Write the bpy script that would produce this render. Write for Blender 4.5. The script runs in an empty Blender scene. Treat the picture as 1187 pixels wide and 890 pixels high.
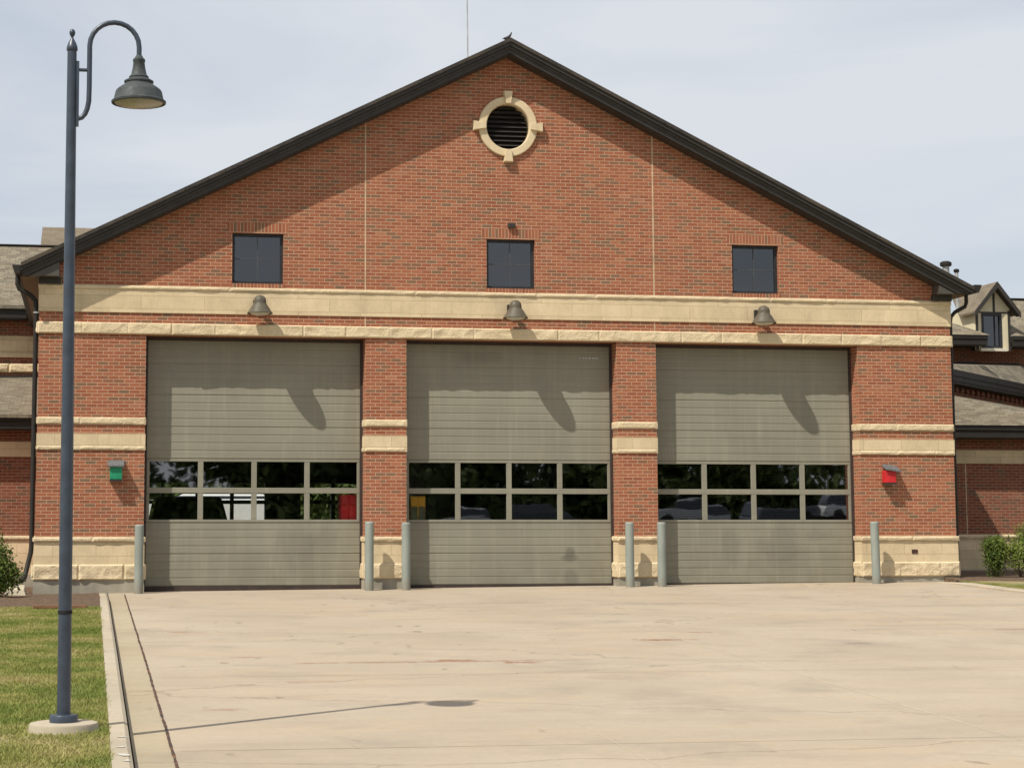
import bpy, math, random
import numpy as np
from mathutils import Vector, noise
from mathutils.geometry import tessellate_polygon

random.seed(7)
rng = np.random.default_rng(7)
S = bpy.context.scene
COL = S.collection
R = math.radians

# ------------------------------------------------------------------ helpers
def lin(r, g, b):
    f = lambda c: (c/255/12.92) if c/255 <= .04045 else ((c/255+.055)/1.055)**2.4
    return (f(r), f(g), f(b), 1)

class NT:
    def __init__(s, name):
        s.m = bpy.data.materials.new(name); s.m.use_nodes = True
        s.t = s.m.node_tree; s.t.nodes.clear()
        s.out = s.n('ShaderNodeOutputMaterial')
    def n(s, kind, **kw):
        nd = s.t.nodes.new(kind)
        for k, v in kw.items():
            if k.startswith('i_'):
                nd.inputs[k[2:].replace('_', ' ')].default_value = v
            else: setattr(nd, k, v)
        return nd
    def l(s, a, b): s.t.links.new(a, b)
    def bsdf(s, **kw):
        b = s.n('ShaderNodeBsdfPrincipled')
        for k, v in kw.items(): b.inputs[k.replace('_', ' ')].default_value = v
        s.l(b.outputs[0], s.out.inputs[0]); return b
    def noise(s, vec, scale, detail=4, rough=.55, dist=0):
        n = s.n('ShaderNodeTexNoise'); n.inputs['Scale'].default_value = scale
        n.inputs['Detail'].default_value = detail; n.inputs['Roughness'].default_value = rough
        n.inputs['Distortion'].default_value = dist
        s.l(vec, n.inputs['Vector']); return n.outputs['Fac']
    def mapr(s, fac, a, b, c=0, d=1):
        m = s.n('ShaderNodeMapRange'); m.inputs[1].default_value = a; m.inputs[2].default_value = b
        m.inputs[3].default_value = c; m.inputs[4].default_value = d
        s.l(fac, m.inputs[0]); return m.outputs[0]
    def mix(s, fac, a, b, blend='MIX'):
        m = s.n('ShaderNodeMix', data_type='RGBA', blend_type=blend)
        for sock, v in ((m.inputs[0], fac), (m.inputs[6], a), (m.inputs[7], b)):
            if isinstance(v, (int, float)): sock.default_value = v
            elif isinstance(v, tuple): sock.default_value = v
            else: s.l(v, sock)
        return m.outputs[2]
    def math(s, op, a, b=0.0):
        m = s.n('ShaderNodeMath', operation=op)
        for i, v in enumerate((a, b)):
            if isinstance(v, (int, float)): m.inputs[i].default_value = v
            else: s.l(v, m.inputs[i])
        return m.outputs[0]
    def ramp(s, fac, stops, interp='LINEAR'):
        r = s.n('ShaderNodeValToRGB'); r.color_ramp.interpolation = interp
        e = r.color_ramp.elements
        while len(e) < len(stops): e.new(.5)
        for i, (p, c) in enumerate(stops): e[i].position = p; e[i].color = c
        s.l(fac, r.inputs[0]); return r.outputs[0]
    def scalevec(s, vec, sc):
        m = s.n('ShaderNodeMapping'); m.inputs['Scale'].default_value = sc
        s.l(vec, m.inputs[0]); return m.outputs[0]
    def bump(s, h, strength, dist, b):
        n = s.n('ShaderNodeBump'); n.inputs['Strength'].default_value = strength
        n.inputs['Distance'].default_value = dist
        s.l(h, n.inputs['Height']); s.l(n.outputs[0], b.inputs['Normal'])
    def uv(s): return s.n('ShaderNodeTexCoord').outputs['UV']
    def obj(s): return s.n('ShaderNodeTexCoord').outputs['Object']
    def pos(s): return s.n('ShaderNodeNewGeometry').outputs['Position']

def plain(name, col, rough=.6, metal=0.0, var=.25, nscale=6, spec=.4):
    t = NT(name); b = t.bsdf(Roughness=rough, Metallic=metal); b.inputs['Specular IOR Level'].default_value = spec
    p = t.pos()
    f = t.noise(p, nscale, 5)
    dark = tuple(c*(1-var) for c in col[:3])+(1,)
    lite = tuple(min(1, c*(1+var)) for c in col[:3])+(1,)
    t.l(t.mix(t.mapr(f, .3, .7), dark, lite), b.inputs['Base Color'])
    t.l(t.mapr(t.noise(p, nscale*3), .3, .7, rough*.85, min(1, rough*1.15)), b.inputs['Roughness'])
    return t.m

def brick_mat(name, soldier=False, bw=.2032, rh=.0677, tint=(1, 1, 1)):
    t = NT(name); b = t.bsdf(Roughness=.9); b.inputs['Specular IOR Level'].default_value = .15
    uv = t.uv()
    k = t.n('ShaderNodeTexBrick', offset=.5)
    k.inputs['Color1'].default_value = (0, 0, 0, 1); k.inputs['Color2'].default_value = (1, 1, 1, 1)
    k.inputs['Mortar'].default_value = (.5, .5, .5, 1)
    k.inputs['Scale'].default_value = 1; k.inputs['Brick Width'].default_value = bw
    k.inputs['Row Height'].default_value = rh; k.inputs['Mortar Size'].default_value = .0058
    k.inputs['Mortar Smooth'].default_value = .15; k.inputs['Bias'].default_value = 0
    t.l(uv, k.inputs['Vector'])
    rnd = k.outputs['Color']; mort = k.outputs['Fac']
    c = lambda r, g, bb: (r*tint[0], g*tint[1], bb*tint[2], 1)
    base = t.ramp(rnd, [(0, c(.300, .104, .057)), (.22, c(.350, .122, .066)), (.45, c(.400, .148, .080)),
                        (.68, c(.325, .112, .060)), (.84, c(.415, .160, .084)), (.93, c(.275, .120, .072)), (1, c(.43, .185, .108))])
    # dark flashed bricks gather in loose horizontal drifts
    sn = t.n('ShaderNodeVectorMath', operation='SNAP'); sn.inputs[1].default_value = (bw/2, rh, 1); t.l(uv, sn.inputs[0])
    drift = t.noise(t.scalevec(sn.outputs[0], (.55, 2.6, 1)), 1.6, 3, .6)
    thr = t.mapr(drift, .35, .68, .985, .66)
    h2 = t.math('FRACT', t.math('MULTIPLY', rnd, 37.7))
    isdark = t.math('GREATER_THAN', h2, thr)
    base = t.mix(t.math('MULTIPLY', isdark, t.mapr(rnd, 0, 1, .45, .75)), base, c(.185, .135, .085))
    fine = t.noise(uv, 38, 3, .6)
    base = t.mix(.55, base, t.mix(t.mapr(fine, .3, .7), (.62, .62, .62, 1), (1.0, 1.0, 1.0, 1)), 'MULTIPLY')
    big = t.noise(t.scalevec(uv, (1, .7, 1)), .55, 3)
    base = t.mix(.5, base, t.mix(t.mapr(big, .3, .7), (.80, .78, .76, 1), (1, 1, 1, 1)), 'MULTIPLY')
    run = t.noise(t.scalevec(uv, (2.6, .22, 1)), 1.1, 5, .65)
    base = t.mix(t.mapr(run, .55, .78, 0, .28), base, c(.20, .105, .072))
    mcol = t.mix(t.mapr(t.noise(uv, 3), .3, .7), c(.43, .275, .175), c(.53, .36, .24))
    t.l(t.mix(mort, base, mcol), b.inputs['Base Color'])
    hh = t.math('SUBTRACT', t.math('MULTIPLY', fine, .35), mort)
    t.bump(hh, .55, .006, b)
    return t.m

def stone_mat(name, jw=None, jh=None, col=(.675, .550, .362), rough_face=False, off=.5):
    t = NT(name); b = t.bsdf(Roughness=.92); b.inputs['Specular IOR Level'].default_value = .12
    uv = t.uv(); p = t.pos()
    f = t.noise(p, 2.2, 5); g = t.noise(p, 24, 4, .65)
    base = t.mix(t.mapr(f, .3, .72), tuple(c*.88 for c in col)+(1,), tuple(min(1, c*1.08) for c in col)+(1,))
    base = t.mix(.6, base, t.mix(t.mapr(g, .3, .7), (.84, .83, .80, 1), (1.03, 1.02, 1.0, 1)), 'MULTIPLY')
    # rain streaks of soot
    st = t.noise(t.scalevec(uv, (3.5, .5, 1)), 1.4, 4, .6)
    base = t.mix(t.mapr(st, .52, .8, 0, .30), base, (.33, .26, .16, 1))
    h = g
    if jw:
        k = t.n('ShaderNodeTexBrick', offset=off)
        k.inputs['Color1'].default_value = (.9, .89, .87, 1); k.inputs['Color2'].default_value = (1.04, 1.03, 1.02, 1)
        k.inputs['Mortar'].default_value = (.62, .58, .52, 1)
        k.inputs['Scale'].default_value = 1; k.inputs['Brick Width'].default_value = jw
        k.inputs['Row Height'].default_value = jh; k.inputs['Mortar Size'].default_value = .004
        k.inputs['Mortar Smooth'].default_value = .3
        t.l(uv, k.inputs['Vector'])
        base = t.mix(1.0, base, k.outputs['Color'], 'MULTIPLY')
        h = t.math('SUBTRACT', t.math('MULTIPLY', g, .4), k.outputs['Fac'])
    t.l(base, b.inputs['Base Color'])
    t.bump(h, .9 if rough_face else .4, .02 if rough_face else .006, b)
    return t.m

def shingle_mat(name, a=(.085, .072, .054), c=(.275, .240, .175)):
    t = NT(name); b = t.bsdf(Roughness=.95); b.inputs['Specular IOR Level'].default_value = .1
    uv = t.uv()
    k = t.n('ShaderNodeTexBrick', offset=.37)
    k.inputs['Color1'].default_value = (0, 0, 0, 1); k.inputs['Color2'].default_value = (1, 1, 1, 1)
    k.inputs['Mortar'].default_value = (0, 0, 0, 1); k.inputs['Scale'].default_value = 1
    k.inputs['Brick Width'].default_value = .23; k.inputs['Row Height'].default_value = .14
    k.inputs['Mortar Size'].default_value = .008
    t.l(uv, k.inputs['Vector'])
    r = t.mix(.45, k.outputs['Color'], t.mapr(t.noise(uv, 22, 3, .7), .36, .64))
    col = t.mix(r, a+(1,), c+(1,))
    col = t.mix(t.mapr(t.noise(uv, .9, 4), .45, .75, 0, .35), col, (.20, .15, .10, 1))
    t.l(col, b.inputs['Base Color'])
    t.bump(k.outputs['Color'], .5, .012, b)
    return t.m

def door_mat(name, seed=0.0, stain=None):
    t = NT(name); b = t.bsdf(Roughness=.62); b.inputs['Specular IOR Level'].default_value = .3
    p = t.pos(); sp = t.n('ShaderNodeSeparateXYZ'); t.l(p, sp.inputs[0])
    ad = t.n('ShaderNodeVectorMath', operation='ADD'); ad.inputs[1].default_value = (seed, 0, seed*.7); t.l(p, ad.inputs[0])
    q = ad.outputs[0]
    base = t.mix(t.mapr(t.noise(q, .8, 4), .3, .7), (.214, .202, .153, 1), (.256, .243, .184, 1))
    vs = t.noise(t.scalevec(q, (5, 1, .35)), 1.6, 4, .65)
    base = t.mix(t.mapr(vs, .5, .78, 0, .45), base, (.33, .305, .225, 1))
    grime = t.noise(t.scalevec(q, (1.3, 1, .8)), 2.1, 5, .6)
    low = t.mapr(sp.outputs[2], .9, .1, 0, .5)     # road spray on the lowest panels
    base = t.mix(t.math('MULTIPLY', t.mapr(grime, .4, .7), low), base, (.17, .15, .105, 1))
    blot = t.noise(q, 3.2, 3, .5)
    base = t.mix(t.mapr(blot, .56, .74, 0, .22), base, (.16, .148, .115, 1))
    hs = t.noise(t.scalevec(q, (.25, 1, 9)), 2.0, 3)
    base = t.mix(.5, base, t.mix(t.mapr(hs, .3, .7), (.86, .86, .86, 1), (1.04, 1.04, 1.04, 1)), 'MULTIPLY')
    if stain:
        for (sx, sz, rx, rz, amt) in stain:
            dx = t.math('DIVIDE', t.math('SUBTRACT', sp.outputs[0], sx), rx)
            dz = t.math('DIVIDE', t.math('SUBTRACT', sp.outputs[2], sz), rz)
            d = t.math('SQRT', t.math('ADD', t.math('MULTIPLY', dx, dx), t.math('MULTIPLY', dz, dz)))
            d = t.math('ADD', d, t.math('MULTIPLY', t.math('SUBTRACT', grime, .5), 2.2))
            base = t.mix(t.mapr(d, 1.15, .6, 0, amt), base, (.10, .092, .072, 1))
    t.l(base, b.inputs['Base Color'])
    t.bump(t.noise(p, 60, 3), .06, .003, b)
    return t.m

def glass_mat(name, tint=(.86, .89, .87), refl=.22):
    t = NT(name)
    tr = t.n('ShaderNodeBsdfTransparent'); tr.inputs[0].default_value = tint+(1,)
    gl = t.n('ShaderNodeBsdfGlossy'); gl.inputs['Roughness'].default_value = .015; gl.inputs[0].default_value = (.95, .97, 1, 1)
    lw = t.n('ShaderNodeLayerWeight'); lw.inputs[0].default_value = .25
    f = t.mapr(lw.outputs['Fresnel'], 0, 1, refl, .9)
    p = t.pos()
    bp = t.n('ShaderNodeBump'); bp.inputs['Strength'].default_value = .05; bp.inputs['Distance'].default_value = .01
    t.l(t.noise(t.scalevec(p, (1.2, 1, 2)), 1.1, 2), bp.inputs['Height'])
    t.l(bp.outputs[0], gl.inputs['Normal'])
    mx = t.n('ShaderNodeMixShader'); t.l(f, mx.inputs[0]); t.l(tr.outputs[0], mx.inputs[1]); t.l(gl.outputs[0], mx.inputs[2])
    t.l(mx.outputs[0], t.out.inputs[0]); return t.m

class MB:
    """collects faces of ONE mesh; uv = metres, box-projected"""
    def __init__(s): s.v = []; s.f = []; s.uv = {}
    def add(s, verts, faces):
        o = len(s.v); s.v += [tuple(p) for p in verts]; s.f += [tuple(i+o for i in fc) for fc in faces]; return o
    def quad(s, *p): s.add(p, [tuple(range(len(p)))])
    def box(s, x0, x1, y0, y1, z0, z1):
        s.add([(x0, y0, z0), (x1, y0, z0), (x1, y1, z0), (x0, y1, z0), (x0, y0, z1), (x1, y0, z1), (x1, y1, z1), (x0, y1, z1)],
              [(0, 3, 2, 1), (4, 5, 6, 7), (0, 1, 5, 4), (1, 2, 6, 5), (2, 3, 7, 6), (3, 0, 4, 7)])
    def hexa(s, b, t): s.add(list(b)+list(t), [(3, 2, 1, 0), (4, 5, 6, 7), (0, 1, 5, 4), (1, 2, 6, 5), (2, 3, 7, 6), (3, 0, 4, 7)])
    def prism(s, poly, a, b, axis='y'):
        n = len(poly)
        def P(u, w, t): return {'y': (u, t, w), 'x': (t, u, w), 'z': (u, w, t)}[axis]
        vs = [P(u, w, a) for u, w in poly]+[P(u, w, b) for u, w in poly]
        s.add(vs, [tuple(range(n)), tuple(range(2*n-1, n-1, -1))]+[(i, n+i, n+(i+1) % n, (i+1) % n) for i in range(n)])
    def lathe(s, prof, c=(0, 0, 0), seg=32, capb=True, capt=True):
        n = len(prof); o = len(s.v)
        for r, z in prof:
            for i in range(seg):
                a = 2*math.pi*i/seg; s.v.append((c[0]+r*math.cos(a), c[1]+r*math.sin(a), c[2]+z))
        for j in range(n-1):
            for i in range(seg):
                k = (i+1) % seg
                s.f.append((o+j*seg+i, o+j*seg+k, o+(j+1)*seg+k, o+(j+1)*seg+i))
        if capb: s.f.append(tuple(o+i for i in range(seg-1, -1, -1)))
        if capt: s.f.append(tuple(o+(n-1)*seg+i for i in range(seg)))
    def tube(s, pts, r, seg=14, caps=True):
        pts = [Vector(p) for p in pts]; o = len(s.v); n = len(pts)
        up = None
        for j, p in enumerate(pts):
            d = (pts[min(j+1, n-1)]-pts[max(j-1, 0)]).normalized()
            if up is None:
                up = Vector((0, 0, 1)) if abs(d.z) < .9 else Vector((0, 1, 0))
            a = d.cross(up).normalized(); up = a.cross(d).normalized()
            rr = r[j] if isinstance(r, (list, tuple)) else r
            for i in range(seg):
                t = 2*math.pi*i/seg; s.v.append(tuple(p+a*math.cos(t)*rr+up*math.sin(t)*rr))
        for j in range(n-1):
            for i in range(seg):
                k = (i+1) % seg; s.f.append((o+j*seg+i, o+(j+1)*seg+i, o+(j+1)*seg+k, o+j*seg+k))
        if caps:
            s.f.append(tuple(o+i for i in range(seg))); s.f.append(tuple(o+(n-1)*seg+i for i in range(seg-1, -1, -1)))
    def plate(s, outer, holes, y0, y1):
        """wall in the XZ plane with holes, thickness y0..y1, reveals included"""
        loops = [[Vector((x, z, 0)) for x, z in outer]]+[[Vector((x, z, 0)) for x, z in h] for h in holes]
        tris = tessellate_polygon(loops)
        flat = [p for lp in loops for p in lp]
        area = sum((flat[a].x*flat[b].y-flat[b].x*flat[a].y)+(flat[b].x*flat[c].y-flat[c].x*flat[b].y)+(flat[c].x*flat[a].y-flat[a].x*flat[c].y) for a, b, c in tris)
        o = s.add([(p.x, y0, p.y) for p in flat], [])
        for t in tris: s.f.append(tuple(o+i for i in t))
        q = s.add([(p.x, y1, p.y) for p in flat], [])
        for t in tris: s.f.append(tuple(q+i for i in reversed(t)))
        i0 = 0
        for lp in loops:
            m = len(lp)
            o2 = s.add([(p.x, y0, p.y) for p in lp]+[(p.x, y1, p.y) for p in lp], [])
            for i in range(m): s.f.append((o2+i, o2+m+i, o2+m+(i+1) % m, o2+(i+1) % m))
            i0 += m
    def rock(s, o, u, w, n, U, V, amp, block=.7, du=.04, dv=.03, seed=0, off=0.0):
        """split-face stone: a grid from corner o along u,w pushed out along n, pillowed per block"""
        o, u, w, n = map(Vector, (o, u, w, n))
        nu = max(3, int(U/du)); nv = max(3, int(V/dv))
        base = len(s.v)
        for j in range(nv+1):
            for i in range(nu+1):
                a = U*i/nu; c = V*j/nv
                bi = (a+off)/block; bf = bi-math.floor(bi); e = min(bf, 1-bf)*block
                e = min(e, a+.001, U-a+.001); ev = min(c, V-c)
                pil = min(1, e/.018)*min(1, ev/.022)
                q = o+u*a+w*c
                bq = Vector((seed, 0, math.floor(bi)*3.1))
                k = noise.noise(q*3.7+bq)
                k2 = noise.noise(q*12+bq)
                k3 = abs(noise.noise(Vector((q.x*3.2+q.y*3.2, 1, q.z*5))+bq))      # chipped facets with sharp ridges
                d = amp*pil*max(.06, .66+.42*k+.12*k2-.55*k3)
                s.v.append(tuple(q+n*d))
        for j in range(nv):
            for i in range(nu):
                a = base+j*(nu+1)+i; s.f.append((a, a+1, a+nu+2, a+nu+1))
    def build(s, name, mat, parent=None, smooth=False, bevel=0, angle=40, recalc=True):
        me = bpy.data.meshes.new(name); me.from_pydata(s.v, [], s.f); me.update()
        if recalc:
            import bmesh
            bm = bmesh.new(); bm.from_mesh(me); bmesh.ops.recalc_face_normals(bm, faces=bm.faces); bm.to_mesh(me); bm.free()
        uv = me.uv_layers.new(name='UVMap')
        for p in me.polygons:
            nx, ny, nz = abs(p.normal.x), abs(p.normal.y), abs(p.normal.z)
            for li in p.loop_indices:
                v = me.vertices[me.loops[li].vertex_index].co
                if nz > .97: uv.data[li].uv = (v.x, v.y)
                elif nz > .25:     # roof pitch: along the eave / up the slope
                    uv.data[li].uv = (v.y, v.z/math.sqrt(max(.02, 1-nz*nz))) if nx > ny else (v.x, v.z/math.sqrt(max(.02, 1-nz*nz)))
                elif nx > ny: uv.data[li].uv = (v.y, v.z)
                else: uv.data[li].uv = (v.x, v.z)
        me.materials.append(mat)
        if smooth:
            for p in me.polygons: p.use_smooth = True
            me.set_sharp_from_angle(angle=R(angle))
        ob = bpy.data.objects.new(name, me); COL.objects.link(ob)
        if parent is not None: ob.parent = parent
        if bevel:
            m = ob.modifiers.new('bevel', 'BEVEL'); m.width = bevel; m.segments = 2; m.limit_method = 'ANGLE'
        return ob

def empty(name, loc=(0, 0, 0)):
    o = bpy.data.objects.new(name, None); COL.objects.link(o); o.location = loc; o.empty_display_size = .2; return o
def tag(o, label=None, cat=None, group=None, kind=None):
    if label: o['label'] = label
    if cat: o['category'] = cat
    if group: o['group'] = group
    if kind: o['kind'] = kind
    return o
def copy_tree(o, parent=None):
    c = o.copy(); COL.objects.link(c)
    if parent is not None: c.parent = parent
    for ch in list(o.children): copy_tree(ch, c)
    return c

# ------------------------------------------------------------------ materials
M = {}
M['brick'] = brick_mat('red_brick')
M['soldier'] = brick_mat('soldier_brick', bw=.0677, rh=.30)
M['wing_brick'] = brick_mat('wing_brick', tint=(.70, .70, .74))  # same brick tinted down, with the right wing's shade put into the colour
M['stone'] = stone_mat('cut_stone', 1.22, .255)
M['stone_plain'] = stone_mat('stone_trim')
M['rock'] = stone_mat('split_face_stone', rough_face=True)
M['base_stone'] = stone_mat('base_stone', .81, .21)
M['foundation'] = plain('foundation_concrete', (.31, .285, .225, 1), .9, var=.2, nscale=3, spec=.1)
M['dark_trim'] = plain('dark_bronze_trim', (.034, .029, .024, 1), .55, var=.18, nscale=3)
M['fascia'] = plain('bronze_fascia', (.034, .029, .024, 1), .6, var=.15, nscale=3)
M['gutter'] = plain('bronze_gutter', (.026, .023, .020, 1), .55, var=.15, nscale=3, spec=.25)
M['eave_box'] = plain('bronze_eave_box', (.072, .064, .054, 1), .55, var=.1, nscale=3)
M['drip'] = plain('drip_highlight_metal', (.075, .066, .055, 1), .45, var=.1, nscale=3)  # paler than the fascia: the sunlit edge line is put into the colour
M['soffit'] = plain('brown_soffit', (.20, .135, .088, 1), .7, var=.15)
M['shingle'] = shingle_mat('weathered_shingles')
M['shingle_dark'] = shingle_mat('dark_shingles', (.03, .028, .026), (.07, .062, .055))
M['shingle_brown'] = shingle_mat('brown_shingles', (.12, .098, .072), (.22, .185, .135))
M['glass'] = glass_mat('door_glass')
M['win_glass'] = glass_mat('upper_window_glass', (.08, .10, .12), .095)
M['muntin'] = plain('bronze_muntin', (.025, .025, .027, 1), .5)
M['interior'] = plain('interior_block_wall', (.10, .10, .09, 1), .9)
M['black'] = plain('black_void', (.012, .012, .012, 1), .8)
M['grid'] = plain('grey_window_grid', (.065, .068, .075, 1), .5)
M['joint'] = plain('sealant_joint', (.50, .37, .235, 1), .85)
M['bollard'] = plain('bollard_sleeve', (.245, .268, .235, 1), .5, var=.10, nscale=4)
t = NT('weathered_sleeve'); b = t.bsdf(Roughness=.55); p = t.pos(); sp = t.n('ShaderNodeSeparateXYZ'); t.l(p, sp.inputs[0])
base = t.mix(t.mapr(t.noise(t.scalevec(p, (1, 1, .4)), 5, 5, .65), .3, .7), (.215, .238, .208, 1), (.275, .300, .262, 1))
scuff = t.noise(t.scalevec(p, (9, 9, 2.2)), 3.2, 5, .7)
base = t.mix(t.mapr(scuff, .60, .70, 0, .55), base, (.12, .12, .10, 1))
dirt = t.math('ADD', t.mapr(sp.outputs[2], .0, .35, 1, 0), t.math('MULTIPLY', t.math('SUBTRACT', scuff, .5), 1.2))
base = t.mix(t.mapr(dirt, .3, 1.0, 0, .6), base, (.20, .165, .115, 1))
t.l(base, b.inputs['Base Color']); t.l(t.mapr(scuff, .3, .7, .42, .75), b.inputs['Roughness'])
M['bollard'] = t.m
M['lamp_iron'] = plain('lamp_blue_grey_paint', (.040, .052, .072, 1), .36, var=.22, nscale=7, spec=.5)
M['lamp_shade'] = plain('lamp_shade_paint', (.052, .060, .060, 1), .62, var=.25, nscale=14, spec=.25)
M['lens'] = plain('lamp_lens', (.25, .23, .175, 1), .25, var=.2, nscale=9)
M['wall_lamp'] = plain('wall_lamp_paint', (.098, .084, .060, 1), .52, var=.22, nscale=14, spec=.3)
M['pale_lens'] = plain('pale_lens', (.5, .5, .42, 1), .35)
M['green_lens'] = plain('green_lens', (.014, .25, .12, 1), .4, var=.2)
M['red_lens'] = plain('red_lens', (.50, .02, .024, 1), .4, var=.2)
M['hood'] = plain('grey_hood', (.115, .115, .115, 1), .7, var=.4, nscale=30)
M['cream'] = plain('cream_stucco', (.62, .55, .38, 1), .9, var=.06)
M['white_trim'] = plain('white_trim', (.62, .57, .45, 1), .7, var=.1)
M['galv'] = plain('galvanised_flue', (.42, .42, .40, 1), .45, .3, var=.2)
M['bird'] = plain('bird_feathers', (.045, .04, .045, 1), .8, nscale=60)
M['bark'] = plain('twig_bark', (.09, .065, .04, 1), .9, nscale=30)

def concrete_mat(name, a, c, stains_marks=()):
    t = NT(name); b = t.bsdf(Roughness=.9); b.inputs['Specular IOR Level'].default_value = .2
    p = t.pos(); sp = t.n('ShaderNodeSeparateXYZ'); t.l(p, sp.inputs[0])
    base = t.mix(t.mapr(t.noise(p, .35, 6, .6), .3, .7), a+(1,), c+(1,))
    base = t.mix(t.mapr(t.noise(t.scalevec(p, (.5, 1, 1)), .5, 5, .65, .6), .48, .68, 0, .55), base, (c[0]*1.04, c[1]*.95, c[2]*.86, 1))
    base = t.mix(.7, base, t.mix(t.mapr(t.noise(p, 14, 5, .7), .25, .75), (.88, .88, .87, 1), (1.06, 1.06, 1.06, 1)), 'MULTIPLY')
    st = t.noise(t.scalevec(p, (.30, 1.3, 1)), 1.0, 7, .68, .8)      # broom and tyre streaks run across the bays
    base = t.mix(t.mapr(st, .50, .72, 0, .38), base, tuple(x*.78 for x in a)+(1,))
    st2 = t.noise(t.scalevec(p, (.45, 1.5, 1)), .8, 6, .68, 1.0)
    base = t.mix(t.mapr(st2, .54, .72, 0, .42), base, (c[0]*1.03, c[1]*.90, c[2]*.76, 1))   # rusty tan wash
    st3 = t.noise(t.scalevec(p, (.5, 7, 1)), 1.0, 5, .65, 1.2)
    base = t.mix(t.mapr(st3, .61, .70, 0, .30), base, tuple(x*.72 for x in a)+(1,))
    blot = t.noise(p, .9, 5, .6)
    base = t.mix(t.mapr(blot, .53, .70, 0, .55), base, (a[0]*.80, a[1]*.82, a[2]*.86, 1))
    rg = t.noise(t.scalevec(p, (2.2, 1.0, 1)), 3.5, 5, .7)
    for (sx, sy, rx, ry, amt, colr) in stains_marks:
        dx = t.math('DIVIDE', t.math('SUBTRACT', sp.outputs[0], sx), rx)
        dy = t.math('DIVIDE', t.math('SUBTRACT', sp.outputs[1], sy), ry)
        d = t.math('SQRT', t.math('ADD', t.math('MULTIPLY', dx, dx), t.math('MULTIPLY', dy, dy)))
        d = t.math('ADD', d, t.math('MULTIPLY', t.math('SUBTRACT', rg, .5), 2.6))
        base = t.mix(t.mapr(d, 1.0, .2, 0, amt), base, colr)
    speck = t.noise(t.scalevec(p, (1, .6, 1)), 6, 6, .75)
    base = t.mix(t.mapr(speck, .58, .72, 0, .35), base, (c[0]*.95, c[1]*.78, c[2]*.60, 1))      # scattered rust freckles
    spot = t.noise(t.scalevec(p, (1.6, .8, 1)), 2.4, 3, .5)
    base = t.mix(t.mapr(spot, .70, .76, 0, .55), base, (.15, .12, .095, 1))                      # old oil drips
    # hairline cracks
    vo = t.n('ShaderNodeTexVoronoi', feature='DISTANCE_TO_EDGE'); vo.inputs['Scale'].default_value = .16
    dv = t.n('ShaderNodeVectorMath', operation='ADD')
    nz = t.n('ShaderNodeTexNoise'); nz.inputs['Scale'].default_value = 1.5; nz.inputs['Detail'].default_value = 6; t.l(p, nz.inputs['Vector'])
    t.l(t.scalevec(p, (.5, 1.6, 1)), dv.inputs[0]); t.l(nz.outputs['Color'], dv.inputs[1]); t.l(dv.outputs[0], vo.inputs['Vector'])
    base = t.mix(t.mapr(vo.outputs['Distance'], .006, 0, 0, .45), base, (.16, .12, .08, 1))
    t.l(base, b.inputs['Base Color'])
    t.bump(t.noise(p, 45, 4), .25, .004, b)
    return t.m

RUST = (.20, .075, .03, 1)
M['concrete'] = concrete_mat('driveway_concrete', (.340, .280, .207), (.405, .342, .262),
    [(-4.05, -14.85, .35, .10, .8, RUST), (-3.35, -15.2, .30, .12, .8, RUST), (-3.75, -10.55, .14, .12, .7, (.11, .075, .05, 1)),
     (-4.3, -15.0, 1.9, .10, .55, RUST), (-.8, -12.35, .5, .16, .75, RUST), (.05, -11.2, .3, .12, .5, RUST), (4.9, -11.3, 1.0, .14, .5, RUST),
     (3.0, -15.4, .12, .14, .7, (.09, .07, .05, 1)), (-6.9, -10.2, .3, .2, .45, RUST), (-6.4, -14.2, .3, .12, .4, RUST),
     (1.2, -5.2, 1.6, .35, .35, (.17, .15, .12, 1)), (-1.2, -4.6, 1.2, .3, .3, (.17, .15, .12, 1)), (6.0, -6.5, 2.2, .35, .3, (.18, .16, .12, 1)),
     (-7.0, -19.3, .25, .12, .4, RUST), (-6.0, -17.0, .5, .1, .4, RUST), (1.6, -13.2, .3, .2, .45, (.12, .10, .08, 1))])
M['curb'] = concrete_mat('curb_concrete', (.36, .31, .23), (.43, .375, .285))
M['pan'] = concrete_mat('gutter_pan_concrete', (.33, .275, .19), (.385, .33, .235))
t = NT('crack_filler'); b = t.bsdf(Roughness=.95)
f = t.noise(t.pos(), 7, 5, .7)
t.l(t.ramp(f, [(0, (.02, .014, .01, 1)), (.5, (.05, .03, .02, 1)), (.62, (.16, .06, .025, 1)), (.75, (.28, .20, .13, 1))]), b.inputs['Base Color'])
M['crack'] = t.m
M['faint_joint'] = plain('tooled_joint', (.42, .355, .26, 1), .95, var=.15, nscale=2)

t = NT('mulch'); b = t.bsdf(Roughness=1); p = t.pos()
f = t.noise(p, 17, 6, .85); g = t.noise(p, 3, 4)
c1 = t.ramp(f, [(.25, (.035, .02, .012, 1)), (.44, (.10, .062, .036, 1)), (.55, (.19, .125, .072, 1)), (.72, (.34, .25, .15, 1))])
t.l(t.mix(t.mapr(g, .3, .7, 0, .4), c1, (.15, .085, .048, 1)), b.inputs['Base Color']); t.bump(f, 1, .05, b)
M['mulch'] = t.m

t = NT('lawn_soil'); b = t.bsdf(Roughness=1); p = t.pos()
f = t.noise(p, 30, 5, .7); g = t.noise(p, .9, 5, .6)
c1 = t.mix(t.mapr(f, .3, .7), (.13, .125, .045, 1), (.22, .20, .08, 1))
t.l(t.mix(t.mapr(g, .42, .7, 0, .7), c1, (.30, .24, .12, 1)), b.inputs['Base Color']); t.bump(f, .6, .02, b)
M['lawn'] = t.m

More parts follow.
